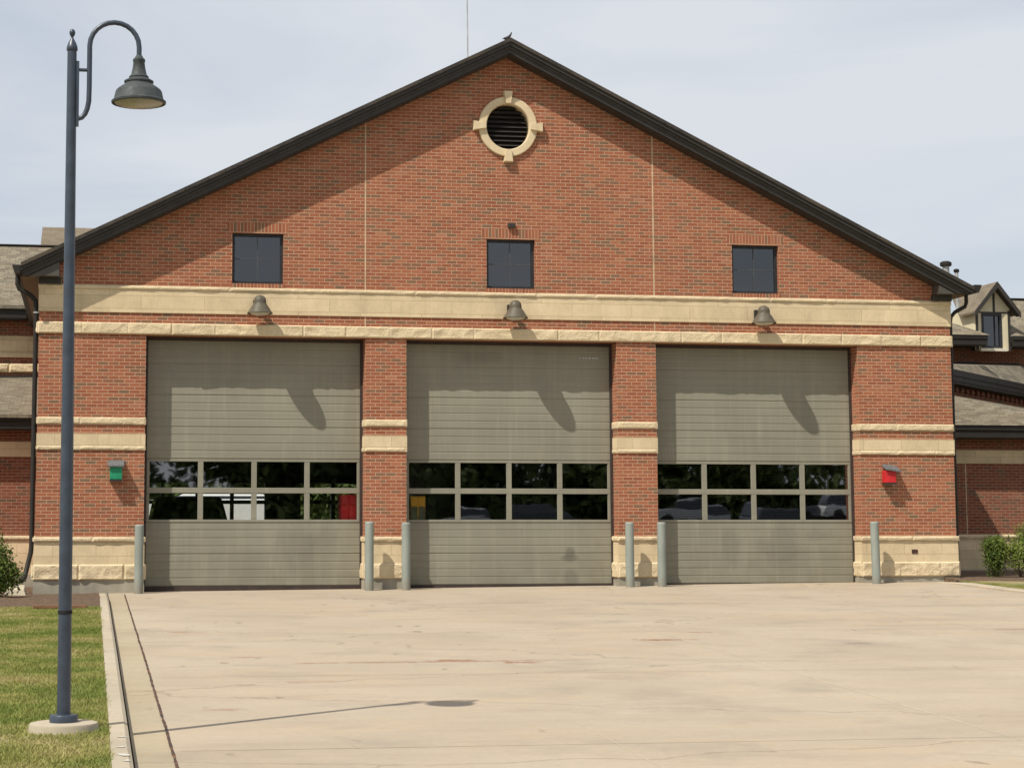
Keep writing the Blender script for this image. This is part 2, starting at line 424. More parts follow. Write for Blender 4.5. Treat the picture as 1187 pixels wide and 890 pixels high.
def blade_mat(name, pal, scale=.9):
    t = NT(name); p = t.pos()
    g = t.noise(p, scale, 5, .65); f = t.noise(p, 55, 2)
    v = t.math('ADD', t.math('MULTIPLY', t.mapr(g, .22, .78), .72), t.math('MULTIPLY', f, .34))
    n = len(pal)
    c = t.ramp(v, [(.30+.46*i/(n-1), tuple(q)+(1,)) for i, q in enumerate(pal)])
    d = t.n('ShaderNodeBsdfPrincipled'); d.inputs['Roughness'].default_value = .7; d.inputs['Specular IOR Level'].default_value = .25
    t.l(c, d.inputs['Base Color'])
    tl = t.n('ShaderNodeBsdfTranslucent'); t.l(c, tl.inputs[0])
    mx = t.n('ShaderNodeMixShader'); mx.inputs[0].default_value = .28
    t.l(d.outputs[0], mx.inputs[1]); t.l(tl.outputs[0], mx.inputs[2]); t.l(mx.outputs[0], t.out.inputs[0])
    return t.m
M['grass'] = blade_mat('grass_blades', [(.130, .185, .030), (.215, .250, .056), (.34, .32, .105), (.48, .39, .20)])
M['leaf_dark'] = blade_mat('dark_shrub_leaves', [(.030, .052, .012), (.050, .082, .017), (.078, .115, .024)], 5)
M['leaf_bright'] = blade_mat('bright_shrub_leaves', [(.10, .145, .022), (.16, .21, .035), (.24, .275, .06)], 5)
M['leaf_mid'] = blade_mat('mid_shrub_leaves', [(.060, .098, .016), (.10, .145, .026), (.155, .195, .040)], 5)
M['leaf_far'] = blade_mat('far_tree_leaves', [(.040, .062, .016), (.072, .105, .026), (.11, .15, .04)], .3)

# ------------------------------------------------------------------ ground heights
def gz(x, y):
    """driveway surface: rises to the doors, a little crossfall near the apron"""
    if y >= 0: return .002+.008*x
    return .022*y+.002+.008*x*max(0.0, 1+y/14)
def sheet(name, xs, ys, zf, mat, kind='structure', parent=None):
    mb = MB(); nx, ny = len(xs), len(ys)
    for y in ys:
        for x in xs: mb.v.append((x, y, zf(x, y)))
    for j in range(ny-1):
        for i in range(nx-1):
            a = j*nx+i; mb.f.append((a, a+1, a+nx+1, a+nx))
    o = mb.build(name, mat, parent, recalc=False)
    if kind: tag(o, kind=kind)
    return o
lsp = lambda a, b, n: [a+(b-a)*i/(n-1) for i in range(n)]

sheet('ground', [-400, -120, -40, -12, -4, 4, 12, 40, 120, 400], [-400, -150, -80, -40, -30, -20, -10, -2, 0, 40, 120, 400],
      lambda x, y: (.022*max(y, -42) if y < 0 else 0)-.35, M['lawn'])
sheet('driveway', lsp(-7.57, 8.90, 40), lsp(-42, 0, 85)+[.6], gz, M['concrete'])
sheet('gutter_pan', [-7.86, -7.7, -7.57], [-42, -34, -28, -24, -20, -17, -14, -11, -8, -5, -3, -1.5, 0, .02], lambda x, y: gz(x, y)-.002, M['pan'])
sheet('road', [-80, -20, 0, 20, 80], [-62, -52, -42], lambda x, y: .022*-42-.03, plain('asphalt', (.06, .06, .062, 1), .9))

def curb_h(y): return .1*min(1, max(.02, (-y-.1)/3.0))
def curb(name, x0, x1, hf, foot_side, ylist, xf=None):
    mb = MB(); n = len(ylist)
    prof = []
    for y in ylist:
        ox = xf(y) if xf else 0
        zt = gz(x0, y)+hf(y); zb = gz(x0, y)-.2
        if foot_side > 0: ring = [(x0+ox, zb), (x0+ox, zt), (x1+ox-.03, zt), (x1+ox, zt-.02), (x1+ox+.02, zb)]
        else: ring = [(x1+ox, zb), (x1+ox, zt), (x0+ox+.03, zt), (x0+ox, zt-.02), (x0+ox-.02, zb)]
        prof.append([(a, y, z) for a, z in ring])
    for r_ in prof: mb.v += r_
    for j in range(n-1):
        for i in range(4):
            a = j*5+i; mb.f.append((a, a+1, a+6, a+5))
    mb.f.append((0, 1, 2, 3, 4)); mb.f.append(tuple(range((n-1)*5, n*5)))
    return tag(mb.build(name, M['curb']), kind='structure')
cb = curb('curb', -8.035, -7.885, curb_h, 1, [-42, -34, -28, -24, -20, -17, -14, -11, -8, -5, -3, -2, -1, -.05])
# worn white paint marks on the curb top
mb = MB()
for (x, y, w, d) in [(-7.955, -22.35, .05, .05), (-7.95, -22.75, .055, .10), (-7.93, -23.05, .03, .06), (-7.945, -21.8, .05, .035)]:
    pts = []
    for i in range(9):
        a = 2*math.pi*i/9; k = random.uniform(.5, 1.1)
        pts.append((x+w*k*math.cos(a), y+d*k*math.sin(a), gz(-8.035, y)+.1+.004))
    mb.quad(*pts)
mb.build('paint_mark', plain('worn_white_paint', (.48, .45, .39, 1), .9, var=.3, nscale=40), cb)
# filled joint between pan and slab, wandering and broken
mb = MB(); ys = lsp(-40, -.6, 360)
L_, R_ = [], []
for y in ys:
    w = .010+.009*noise.noise(Vector((0, y*4.1, 2))); c = -7.565+.006*noise.noise(Vector((3, y*.9, 0)))
    L_.append((c-max(.004, w), y, gz(-7.565, y)+.004)); R_.append((c+max(.004, w+.004), y, gz(-7.565, y)+.004))
for i in range(len(ys)-1): mb.quad(L_[i], R_[i], R_[i+1], L_[i+1])
tag(mb.build('expansion_joint', M['crack'], recalc=False), kind='structure')
mb = MB()
def jstrip(x0, y0, x1, y1, w, n=40, dz=.0015):
    P = []
    for i in range(n+1):
        t_ = i/n; x = x0+(x1-x0)*t_; y = y0+(y1-y0)*t_; P.append((x, y))
    d = Vector((x1-x0, y1-y0)).normalized(); nn = Vector((-d.y, d.x))
    for i in range(n):
        q = []
        for k, sgn in ((i, -1), (i+1, -1), (i+1, 1), (i, 1)):
            ww = w*(1+.5*noise.noise(Vector((P[k][0]*2, P[k][1]*2, sgn))))
            x = P[k][0]+nn.x*sgn*ww; y = P[k][1]+nn.y*sgn*ww
            q.append((x, y, gz(x, y)+dz))
        mb.quad(*q)
jstrip(-.40, -9, -.86, -24.5, .011); jstrip(-4.05, -20.5, -4.45, -41, .006); jstrip(4.3, -3, 4.4, -41, .006)
tag(mb.build('tooled_joint', M['faint_joint'], recalc=False), kind='structure')
mb = MB()
for y0 in (-5.4, -10.9, -16.4, -21.9): jstrip(-7.5, y0, 8.6, y0-.15, .0038, 90)
tag(mb.build('slab_joint', plain('slab_joint_dirt', (.235, .19, .13, 1), .95, var=.3), recalc=False), kind='structure')

rc_h = lambda y: .035
def rx(y): return max(0, (-y-3.0))**1.5*.05
curb('curb.001', 8.70, 8.95, lambda y: .05*min(1, max(.05, (-y)/1.2)), -1, [-30, -24, -20, -16, -12, -9, -7, -5, -4, -3, -2, -1.2, -.5, -.045], xf=rx)

# left lawn and bed, level with the curb top
def lz(x, y):
    xx = min(max(x, -9.2), -8.0)
    return gz(xx, y)+curb_h(min(y, -.02))-.015+.018*noise.noise(Vector((x*.7, y*.7, 0)))
bed_y = lambda x: -6.05-.06*(x+8)*0+.55*max(0, (-x-8.4))/1.3*.8+.06*noise.noise(Vector((x*2, 0, 4)))
xs = lsp(-15, -8.036, 22)
mb = MB()
ys = [-42, -34, -28]+lsp(-26, -5.6, 70)
for y in ys:
    for x in xs: mb.v.append((x, y, lz(x, y)))
for j in range(len(ys)-1):
    for i in range(len(xs)-1):
        a = j*22+i; mb.f.append((a, a+1, a+23, a+22))
tag(mb.build('lawn', M['lawn'], recalc=False), kind='structure')
mb = MB(); ys2 = lsp(0, 1, 24); xs2 = lsp(-16, -8.036, 60)
def bz(x, y): return lz(x, min(y, -.3))+.02+.025*noise.noise(Vector((x*3, y*3, 7)))+.012*noise.noise(Vector((x*11, y*11, 2)))
def bed_pt(x, k):
    y1 = 4.0 if x < -9.3 else -.03
    y0 = bed_y(x); y = y0+(y1-y0)*k
    return (x, y, bz(x, y)+(-.03 if k == 0 else 0))
for k in ys2:
    for x in xs2: mb.v.append(bed_pt(x, k))
for j in range(23):
    for i in range(59):
        a = j*60+i; mb.f.append((a, a+1, a+61, a+60))
tag(mb.build('mulch_bed', M['mulch'], recalc=False), kind='structure')
# right lawn and bed
def rz(x, y): return gz(9, min(y, -.2))+.04+.02*noise.noise(Vector((x*.6, y*.6, 9)))
mb = MB(); n_ = 24
yl = lsp(-26, 0.0, 40)
for y in yl:
    x0 = 8.955+rx(y)
    for i in range(n_): mb.v.append((x0+(26-x0)*(i/(n_-1))**1.5, y-1.4*min(1, (i/(n_-1))**1.5*20), rz(x0, y)+.01*i/n_))
for j in range(len(yl)-1):
    for i in range(n_-1):
        a = j*n_+i; mb.f.append((a, a+1, a+n_+1, a+n_))
tag(mb.build('lawn.001', M['lawn'], recalc=False), kind='structure')
mb = MB()
def bed_patch(xs3, y1, n):
    o = len(mb.v); m = len(xs3)
    for k in lsp(0, 1, n):
        for x in xs3:
            y0 = -.55-.9*min(1, max(0, (x-8.9)/.9)) if y1 < 0 else -.06
            if y1 > 0 and x > 9.28: y0 = -.55-.9*min(1, max(0, (x-8.9)/.9))
            y = y0+(y1-y0)*k
            mb.v.append((x, y, rz(x, y)+.045*min(1, max(0, (y+.55+.9*min(1, max(0, (x-8.9)/.9)))*6))+.02*noise.noise(Vector((x*4, y*4, 3)))-(.3 if x < 8.93 else 0)))
    for jj in range(n-1):
        for ii in range(m-1):
            a = o+jj*m+ii; mb.f.append((a, a+1, a+m+1, a+m))
bed_patch([8.9295, 8.93, 9.0, 9.1, 9.2, 9.285], -.03, 8)
bed_patch([9.2851]+lsp(9.6, 26, 26), 5.08, 18)
tag(mb.build('mulch_bed.001', M['mulch'], recalc=False), kind='structure')

# grass blades: one stuff object per lawn
def blades(name, P, Hs, mat):
    n = len(P); ang = rng.uniform(0, 2*np.pi, n); w = rng.uniform(.004, .008, n)*1.25
    h = Hs*rng.uniform(.55, 1.25, n); lean = rng.uniform(.2, 1.9, n); la = rng.uniform(0, 2*np.pi, n)
    dx, dy = np.cos(ang)*w, np.sin(ang)*w
    V = np.zeros((n, 3, 3)); V[:, 0] = P; V[:, 1] = P; V[:, 2] = P
    V[:, 0, 0] -= dx; V[:, 0, 1] -= dy; V[:, 1, 0] += dx; V[:, 1, 1] += dy
    V[:, 2, 0] += np.cos(la)*lean*h; V[:, 2, 1] += np.sin(la)*lean*h; V[:, 2, 2] += h
    V[:, :2, 2] -= .01
    me = bpy.data.meshes.new(name); me.vertices.add(n*3); me.vertices.foreach_set('co', V.reshape(-1))
    me.loops.add(n*3); me.loops.foreach_set('vertex_index', np.arange(n*3, dtype=np.int32))
    me.polygons.add(n); me.polygons.foreach_set('loop_start', np.arange(0, n*3, 3, dtype=np.int32))
    me.update(calc_edges=True); me.validate(); me.materials.append(mat)
    o = bpy.data.objects.new(name, me); COL.objects.link(o); return tag(o, kind='stuff')
def lawn_points(n, xr, yr, zf, keep):
    x = rng.uniform(xr[0], xr[1], n); y = rng.uniform(yr[0], yr[1], n); pts = []
    hh = []
    for a, b_ in zip(x, y):
        if keep(a, b_):
            pts.append((a, b_, zf(a, b_)))
            k = noise.noise(Vector((a*1.3, b_*1.3, 5)))
            hh.append(.030+.018*k)
    return np.array(pts), np.array(hh)
def keepL(x, y):
    if y > bed_y(x)+.04+.1*noise.noise(Vector((x*6, y*2, 1))): return False
    if (x+8.39)**2+(y+21.25)**2 < .30**2: return False
    if x > -8.045+.02*noise.noise(Vector((0, y*4, 0))): return False
    return noise.noise(Vector((x*2.2, y*2.2, 11))) > -.75+.25*random.random()
P_, H_ = lawn_points(190000, (-10.6, -8.02), (-25.5, -5.6), lz, keepL)
tag(blades('grass', P_, H_, M['grass']), 'sunlit mown grass left of the driveway curb', 'grass')
def keepR(x, y): return x > 8.97+rx(y)+.01 and y < -.55-.9*min(1, max(0, (x-8.9)/.9))
P_, H_ = lawn_points(70000, (8.95, 12.0), (-4.5, -.5), lambda x, y: rz(x, y), keepR)
tag(blades('grass.001', P_, H_*.9, M['grass']), 'green mown grass strip right of the driveway', 'grass')

# ------------------------------------------------------------------ fire station
FS = tag(empty('fire_station'), 'red brick gabled fire station with three grey roll-up doors', 'fire station')
W, c_, b_, a_ = 9.243, 7.213, 2.946, 2.133
LIN = 4.86                                  # underside of the rock course over the doors
doors = [(-c_, -b_), (-a_, a_), (b_, c_)]
wins = [(-5.57, -4.57), (-.51, .475), (4.58, 5.57)]
WZ = (5.895, 6.885)
apex = 10.72; slope = .5
def rake(x): return apex-slope*abs(x)
OC = (-.065, 9.165)
outer = [(-W, -.3)]
for x0, x1 in doors: outer += [(x0, -.3), (x0, LIN), (x1, LIN), (x1, -.3)]
outer += [(W, -.3), (W, rake(W)), (-.09, apex), (-W, rake(W))]
holes = [[(x0, WZ[0]), (x0, WZ[1]), (x1, WZ[1]), (x1, WZ[0])] for x0, x1 in wins]
circ = [(OC[0]+.475*math.cos(2*math.pi*i/48), OC[1]+.495*math.sin(2*math.pi*i/48)) for i in range(48)]
mb = MB(); mb.plate(outer, holes+[circ], 0, .39)
mb.build('front_wall', M['brick'], FS)
for sx in (-1, 1):
    mb = MB(); xa, xb = sorted((sx*(W-.3), sx*W)); mb.box(xa, xb, .392, 20.3, -.3, 6.1); mb.build('side_wall', M['brick'], FS)

# stone courses -------------------------------------------------------------
mb = MB(); mb.box(-W-.02, W+.02, -.022, .3, 5.285, 5.725); st = mb.build('stone_band', M['stone'], FS)
mb = MB(); mb.box(-W-.03, W+.03, -.032, .3, 5.727, 5.805)
mb.rock((-W-.03, -.034, 5.727), (1, 0, 0), (0, 0, 1), (0, -1, 0), 2*W+.06, .078, .025, 1.22, .05, .026, seed=3); mb.build('band_lip', M['rock'], st)
mb = MB(); mb.box(-W-.03, W+.03, -.03, .388, 4.862, 5.085)
mb.rock((-W-.03, -.032, 4.862), (1, 0, 0), (0, 0, 1), (0, -1, 0), 2*W+.06, .223, .036, .85, .03, .022, seed=5)
for sx in (-1, 1): mb.rock((sx*(W+.032), .388, 4.862), (0, -1, 0), (0, 0, 1), (sx, 0, 0), .418, .223, .05, .76, .035, .022, seed=6)
mb.build('rock_course', M['rock'], FS)
piers = [(-W, -c_), (-b_, -a_), (a_, b_), (c_, W)]
def rock_wrap(mb, x0, x1, z0, z1, yf, amp, block, seed, yb=.386, off=0):
    mb.box(x0, x1, -yf, yb, z0, z1)
    mb.rock((x0, -yf-.002, z0), (1, 0, 0), (0, 0, 1), (0, -1, 0), x1-x0, z1-z0, amp, block, .035, .025, seed, off)
    mb.rock((x0-.002, yb, z0), (0, -1, 0), (0, 0, 1), (-1, 0, 0), yb+yf, z1-z0, amp*.7, 5, .03, .022, seed+1)
    mb.rock((x1+.002, -yf, z0), (0, 1, 0), (0, 0, 1), (1, 0, 0), yb+yf, z1-z0, amp*.7, 5, .03, .022, seed+2)
for i, (x0, x1) in enumerate(piers):
    e = .012
    mb = MB(); rock_wrap(mb, x0-e, x1+e, 3.13, 3.265, .02, .022, .81, 10+i*7); mb.build('pier_band', M['rock'], FS)
    mb = MB(); mb.box(x0-e, x1+e, -.02, .386, 2.722, 2.955); pb = mb.build('pier_band', M['base_stone'], FS)
    mb = MB(); rock_wrap(mb, x0-e, x1+e, 2.64, 2.720, .022, .022, .81, 40+i*7); mb.build('rough_edge', M['rock'], pb)
    e = .02
    mb = MB(); mb.box(x0-e, x1+e, -.03, .388, .482, .898); sb = mb.build('stone_base', M['base_stone'], FS)
    mb = MB(); rock_wrap(mb, x0-e-.015, x1+e+.015, .90, .995, .05, .03, 1.1, 70+i*7, .384); mb.build('base_cap', M['rock'], sb)
    mb = MB(); rock_wrap(mb, x0-e-.012, x1+e+.012, .182, .48, .045, .056, .85, 100+i*7, .384, off=.3*i); mb.build('rock_course', M['rock'], sb)
    mb = MB(); mb.box(x0-e-.005, x1+e+.005, -.04, .387, -.3, .18); mb.build('foundation', M['foundation'], sb)
for x in (-2.95, 2.93):
    mb = MB(); mb.box(x-.013, x+.013, -.003, .02, 5.807, rake(x)-.02); mb.box(x-.013, x+.013, -.003, .02, 5.087, 5.283); mb.build('control_joint', M['joint'], FS)

# gable windows -------------------------------------------------------------
for x0, x1 in wins:
    mb = MB(); mb.box(x0-.1, x1+.1, -.004, .05, WZ[1]+.002, WZ[1]+.205); mb.build('brick_header', M['soldier'], FS)
    mb = MB(); mb.box(x0-.02, x1+.02, -.012, .10, WZ[0]-.088, WZ[0]-.002); mb.build('brick_sill', M['soldier'], FS)
    mb = MB(); z0, z1 = WZ; y0, y1 = .09, .16
    mb.box(x0, x0+.055, y0, y1, z0, z1); mb.box(x1-.055, x1, y0, y1, z0, z1)
    mb.box(x0+.055, x1-.055, y0, y1, z0, z0+.055); mb.box(x0+.055, x1-.055, y0, y1, z1-.055, z1)
    wf = mb.build('window', M['muntin'], FS)
    mb = MB(); mb.box(x0+.055, x1-.055, .125, .131, z0+.055, z1-.055); mb.build('pane', M['win_glass'], wf)
    mb = MB(); cx = (x0+x1)/2; cz = (z0+z1)/2
    mb.box(cx-.009, cx+.009, .112, .124, z0+.055, z1-.055); mb.box(x0+.055, cx-.009, .112, .124, cz-.009, cz+.009); mb.box(cx+.009, x1-.055, .112, .124, cz-.009, cz+.009)
    mb.build('muntin', M['grid'], wf)
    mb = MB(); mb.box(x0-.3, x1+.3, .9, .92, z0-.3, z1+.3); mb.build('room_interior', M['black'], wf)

# round louvred vent ---------------------------------------------------------
mb = MB(); N = 64; yb_, yf_ = .05, -.055
prof = [(.44, .46, .22), (.44, .46, yf_+.015), (.455, .475, yf_), (.585, .597, yf_), (.60, .612, yf_+.015), (.60, .612, .0)]
for i in range(N):
    an = 2*math.pi*i/N
    for rx_, rz_, y in prof: mb.v.append((OC[0]+rx_*math.cos(an), y, OC[1]+rz_*math.sin(an)))
for i in range(N):
    for j in range(5):
        a = i*6+j; d = ((i+1) % N)*6+j; mb.f.append((a, a+1, d+1, d))
rv = mb.build('round_vent', M['stone_plain'], FS, smooth=True, angle=35)
for k in range(4):
    an = math.pi/2*k
    ct, sn = math.cos(an), math.sin(an)
    mb = MB()
    def kp(u, w, y): return (OC[0]+u*ct-w*sn, y, OC[1]+(u*sn+w*ct)*1.02)
    lo = [(.455, -.055), (.455, .055), (.715, .098), (.715, -.098)]; hi = [(.46, -.050), (.46, .050), (.70, .086), (.70, -.086)]
    mb.hexa([kp(u, w, .0) for u, w in lo], [kp(u, w, -.105) for u, w in hi]); mb.build('keystone', M['stone_plain'], rv)
mb = MB()
for k in range(10):
    z = OC[1]-.47+.094*(k+.5); hw = .445*math.sqrt(max(.01, 1-((z-OC[1])/.47)**2))
    mb.hexa([(OC[0]-hw, .06, z-.045), (OC[0]+hw, .06, z-.045), (OC[0]+hw, .075, z-.045), (OC[0]-hw, .075, z-.045)],
            [(OC[0]-hw, .15, z+.03), (OC[0]+hw, .15, z+.03), (OC[0]+hw, .165, z+.03), (OC[0]-hw, .165, z+.03)])
mb.build('louvre', M['fascia'], rv)
mb = MB(); mb.box(OC[0]-.6, OC[0]+.6, .36, .385, OC[1]-.6, OC[1]+.6); mb.build('vent_backing', M['black'], rv)

# roof ------------------------------------------------------------------------
EX = 9.60; AX = -.09          # the peak sits a touch left of the middle door
ztop = lambda x: 10.885-.4975*abs(x-AX)
mb = MB()
for sx in (-1, 1):
    p0, p1 = (AX, ztop(AX)), (sx*EX, ztop(sx*EX)); th = .075
    mb.prism([p0, p1, (p1[0], p1[1]-th), (AX, p0[1]-th)], -.46, 21)
roof = mb.build('gable_roof', M['shingle_dark'], FS)
mb = MB()
def rake_board(y0, y1, t0, t1, ex=EX):
    zb = 5.925                       # boards end level with the underside of the eave box
    for sx in (-1, 1):
        xe = sx*ex; za = ztop(xe)-t0; zc = ztop(xe)-t1
        xcut = lambda t: AX+sx*(10.885-t-zb)/.4975
        if zc >= zb: P = [(AX, ztop(AX)-t0), (xe, za), (xe, zc), (AX, ztop(AX)-t1)]
        elif za > zb: P = [(AX, ztop(AX)-t0), (xe, za), (xe, zb), (xcut(t1), zb), (AX, ztop(AX)-t1)]
        else: P = [(AX, ztop(AX)-t0), (xcut(t0), zb), (xcut(t1), zb), (AX, ztop(AX)-t1)]
        mb.prism(P, y0, y1)
rake_board(-.43, -.37, .078, .150); rake_board(-.395, -.34, .152, .18); mb.build('fascia', M['fascia'], roof)
mb = MB(); rake_board(-.36, -.30, .182, .295, EX-.02); mb.build('fascia', M['fascia'], roof)
mb = MB(); rake_board(-.385, -.361, .182, .196, EX-.02); mb.build('drip_edge_highlight', M['drip'], roof)
mb = MB(); rake_board(-.325, .02, .297, .315, EX-.05)
mb.build('soffit', M['dark_trim'], roof)
mb = MB()
for sx in (-1, 1): mb.prism([(AX, rake(0)+.12), (sx*8.9, rake(8.9)+.12), (sx*8.9, rake(8.9)-.06), (AX, rake(0)-.09)], -.045, -.002)
mb.build('frieze_board', M['dark_trim'], roof)
for sx in (-1, 1):
    x0 = sx*8.88
    mb = MB(); pts = [(x0, ztop(x0)-.317), (AX+sx*(10.885-.317-5.925)/.4975, 5.925), (x0, 5.925)]
    mb.prism(pts, -.335, .0); mb.build('eave_return', M['eave_box'], roof)
    mb = MB(); xa, xb = sorted((sx*(W-.40), sx*(W+.02))); mb.box(xa, xb, -.10, -.003, 5.806, 5.922); mb.build('eave_shade_block', M['dark_trim'], roof)  # dark block added to stand for the shadow below the eave return
    xa, xb = sorted((sx*(W+.001), sx*EX))
    mb = MB(); mb.box(xa, xb, .002, 20.3, 5.93, 5.96); mb.build('soffit', M['soffit'], roof)
    # ogee gutter along the side eave
    mb = MB(); g = [(9.605, 5.95), (9.69, 5.95), (9.725, 6.02), (9.755, 6.09), (9.755, 6.11), (9.605, 6.11)]
    mb.prism([(sx*u, w) for u, w in g], -.44, 20.8); mb.build('gutter', M['gutter'], FS)
    mb = MB(); mb.tube([(sx*9.67, .10, 5.97), (sx*9.67, .10, 5.80), (sx*9.64, .10, 5.72), (sx*9.42, .12, 5.60), (sx*9.33, .12, 5.50), (sx*9.31, .12, 5.38),
                        (sx*9.31, .12, .80)]+([(sx*9.32, .11, .70), (sx*9.40, .06, .34), (sx*9.42, .0, .24), (sx*9.48, -.12, .17)] if sx < 0 else [(9.30, .12, .1)]), .046 if sx < 0 else .040, 10)
    ds = mb.build('downspout', M['gutter'], FS, smooth=True)
    if sx < 0:
        mb = MB(); mb.box(-9.362, -9.245, .07, .17, 5.25, 5.28); mb.build('strap', M['galv'], ds)

# bay interior -----------------------------------------------------------------
mb = MB(); mb.box(-W+.31, W-.31, .62, 20.0, -.02, .005); mb.build('bay_floor', plain('bay_floor_paint', (.16, .16, .15, 1), .4), FS)
mb = MB(); mb.box(-W+.31, W-.31, .395, 20.3, 5.85, 5.88); mb.build('bay_ceiling', M['interior'], FS)
outer = [(-W+.3, -.3), (W-.3, -.3), (W-.3, 5.84), (-W+.3, 5.84)]
rh = []
for i in range(4):
    for z0, z1 in ((1.32, 1.83), (1.94, 2.44)):
        x0 = -7.11+i*1.03; rh.append([(x0, z0), (x0, z1), (x0+.93, z1), (x0+.93, z0)])
for i in range(3):
    for z0, z1 in ((1.32, 1.83), (1.94, 2.44)):
        x0 = -2.03+i*1.04; rh.append([(x0, z0), (x0, z1), (x0+.93, z1), (x0+.93, z0)])
mb = MB(); mb.plate(outer, rh, 20.0, 20.3); mb.build('rear_wall', M['interior'], FS)
mb = MB(); mb.box(1.16, 1.36, 12, 19.9, .01, 5.84); mb.box(2.0, 2.2, 4.5, 19.9, .01, 5.84); mb.build('rear_light_blocker', M['interior'], FS)  # unseen walls added to block rear window light behind the middle door

# overhead doors -----------------------------------------------------------------
YD = .375
def door_profile(z0, z1, n, k0=0):
    """slatted steel skin as (y, z) going up: every rib has a lip and a shallow V groove"""
    h = (z1-z0)/n; P = []
    for i in range(n):
        z = z0+i*h; joint = (i+k0) % 4 == 0; d = .009 if joint else .0045
        P += [(YD+d, z), (YD+.001, z+(.016 if joint else .012)), (YD-.002, z+.024), (YD-.001, z+h*.5), (YD, z+h-(.012 if joint else .008))]
    P += [(YD+.012, z1)]
    return P
for di, (x0, x1) in enumerate(doors):
    stains_marks = [[(-4.2, .75, .55, .45, .22), (-3.7, .95, .35, .3, .18), (-5.2, .5, .4, .3, .12)], [(1.22, .67, .11, .12, .5), (1.22, .57, .20, .07, .5), (1.25, .16, .16, .18, .35), (-.6, 4.55, .5, .15, .2)],  # middle door: bell-shaped dark mark with another below it
              [(4.55, .85, .2, .4, .22), (5.65, .80, .55, .42, .25), (6.4, 1.0, .4, .14, .2)]][di]
    dm = door_mat('door_paint_%d' % di, 3.7*di, stains_marks)
    mb = MB(); x0i, x1i = x0+.055, x1-.055
    for (z0, z1, n) in ((.045, 1.268, 8), (2.492, LIN+.1, 16)):
        P = door_profile(z0, z1, n)
        lo = [(x0i, y, z) for y, z in P]; hi = [(x1i, y, z) for y, z in P]; o = mb.add(lo+hi, []); m = len(P)
        for k in range(m-1): mb.f.append((o+k, o+m+k, o+m+k+1, o+k+1))
        mb.add([(x0i, YD+.05, z0), (x1i, YD+.05, z0), (x1i, YD+.05, z1), (x0i, YD+.05, z1)], [(3, 2, 1, 0)])
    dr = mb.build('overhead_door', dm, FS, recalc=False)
    # glazed sections
    mb = MB(); zs = [(1.27, 1.322), (1.832, 1.938), (2.442, 2.49)]
    for z0, z1 in zs: mb.box(x0i, x1i, YD-.010, YD+.045, z0, z1)
    stl = [(x0i, x0i+.055)]; n = 4; w = (x1i-x0i-.11-.105*3)/4; xs_ = []
    x = x0i+.055
    for k in range(4):
        xs_.append((x, x+w)); x += w
        if k < 3: stl.append((x, x+.105)); x += .105
    stl.append((x1i-.055, x1i))
    for z0, z1 in ((1.322, 1.832), (1.938, 2.442)):
        for s0, s1 in stl: mb.box(s0, s1, YD-.008, YD+.045, z0, z1)
    mb.build('window_frame', dm, dr, bevel=.006)
    for z0, z1 in ((1.322, 1.832), (1.938, 2.442)):
        for s0, s1 in xs_:
            mb = MB(); tl = random.uniform(-.004, .004); tv = random.uniform(-.003, .003)
            mb.quad((s0, YD+.02+tl, z0), (s1, YD+.02-tl, z0), (s1, YD+.02-tl+tv, z1), (s0, YD+.02+tl+tv, z1)); mb.build('window_pane', M['glass'], dr, recalc=False)
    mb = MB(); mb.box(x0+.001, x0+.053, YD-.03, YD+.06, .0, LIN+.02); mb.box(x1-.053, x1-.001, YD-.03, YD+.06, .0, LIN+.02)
    mb.box(x0+.054, x1-.054, YD-.012, YD+.05, -.05, .042); mb.box(x0+.054, x1-.054, YD-.05, YD-.008, LIN-.07, LIN+.02); mb.build('weather_strip_head_shade', plain('brown_strip_head_shade', (.045, .03, .025, 1), .7), dr)  # the head strip is added, its dark colour standing for shade under the lintel
    if di == 1:
        mb = MB()
        for k, (ux, uw) in enumerate([(0, .03), (.07, .035), (.13, .03), (.19, .05), (.27, .06), (.35, .04)]):
            mb.box(1.46+ux, 1.46+ux+uw, YD-.014, YD-.009, 4.545, 4.575)
        mb.build('door_decal', plain('faded_decal', (.42, .42, .40, 1), .7), dr)

mb = MB(); mb.box(-.08, .07, -.07, -.002, 7.115, 7.205); mb.build('sensor_box', M['dark_trim'], FS, bevel=.008)
mb = MB(); mb.box(8.255, 8.38, -.042, -.028, .645, .725); mb.build('wall_vent', plain('rusty_vent', (.06, .025, .02, 1), .7), FS)

# left wing ------------------------------------------------------------------
def wing_wall(x0, x1, y, zb=True):
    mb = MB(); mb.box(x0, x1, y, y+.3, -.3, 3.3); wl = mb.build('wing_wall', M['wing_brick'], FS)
    mb = MB(); mb.box(x0, x1, y-.022, y-.002, 2.64, 2.955); mb.build('stone_band', M['stone'], wl)
    mb = MB(); mb.box(x0, x1, y-.03, y-.002, .19, .90); mb.build('stone_base', M['base_stone'], wl)
    mb = MB(); mb.box(x0, x1, y-.05, y-.002, .902, .995); mb.rock((x0, y-.052, .902), (1, 0, 0), (0, 0, 1), (0, -1, 0), x1-x0, .093, .03, 1.1, .06, .03, 8); mb.build('base_cap', M['rock'], wl)
    mb = MB(); mb.box(x0, x1, y-.04, y-.002, -.3, .188); mb.build('foundation', M['foundation'], wl)
    return wl
def gutter_run(x0, x1, y, ztop_, h=.25, ov=.5):
    mb = MB(); mb.prism([(y, ztop_), (y, ztop_-.1), (y+.03, ztop_-.14), (y+.03, ztop_-h), (y+.06, ztop_-h), (y+.14, ztop_-.14), (y+.14, ztop_)], x0, x1, 'x'); mb.build('gutter', M['gutter'], FS)
    mb = MB(); mb.box(x0, x1, y+.062, y+ov+.02, ztop_-h-.02, ztop_-h+.005); mb.build('soffit', M['dark_trim'], FS)
wing_wall(-30, -W-.002, 4.0)
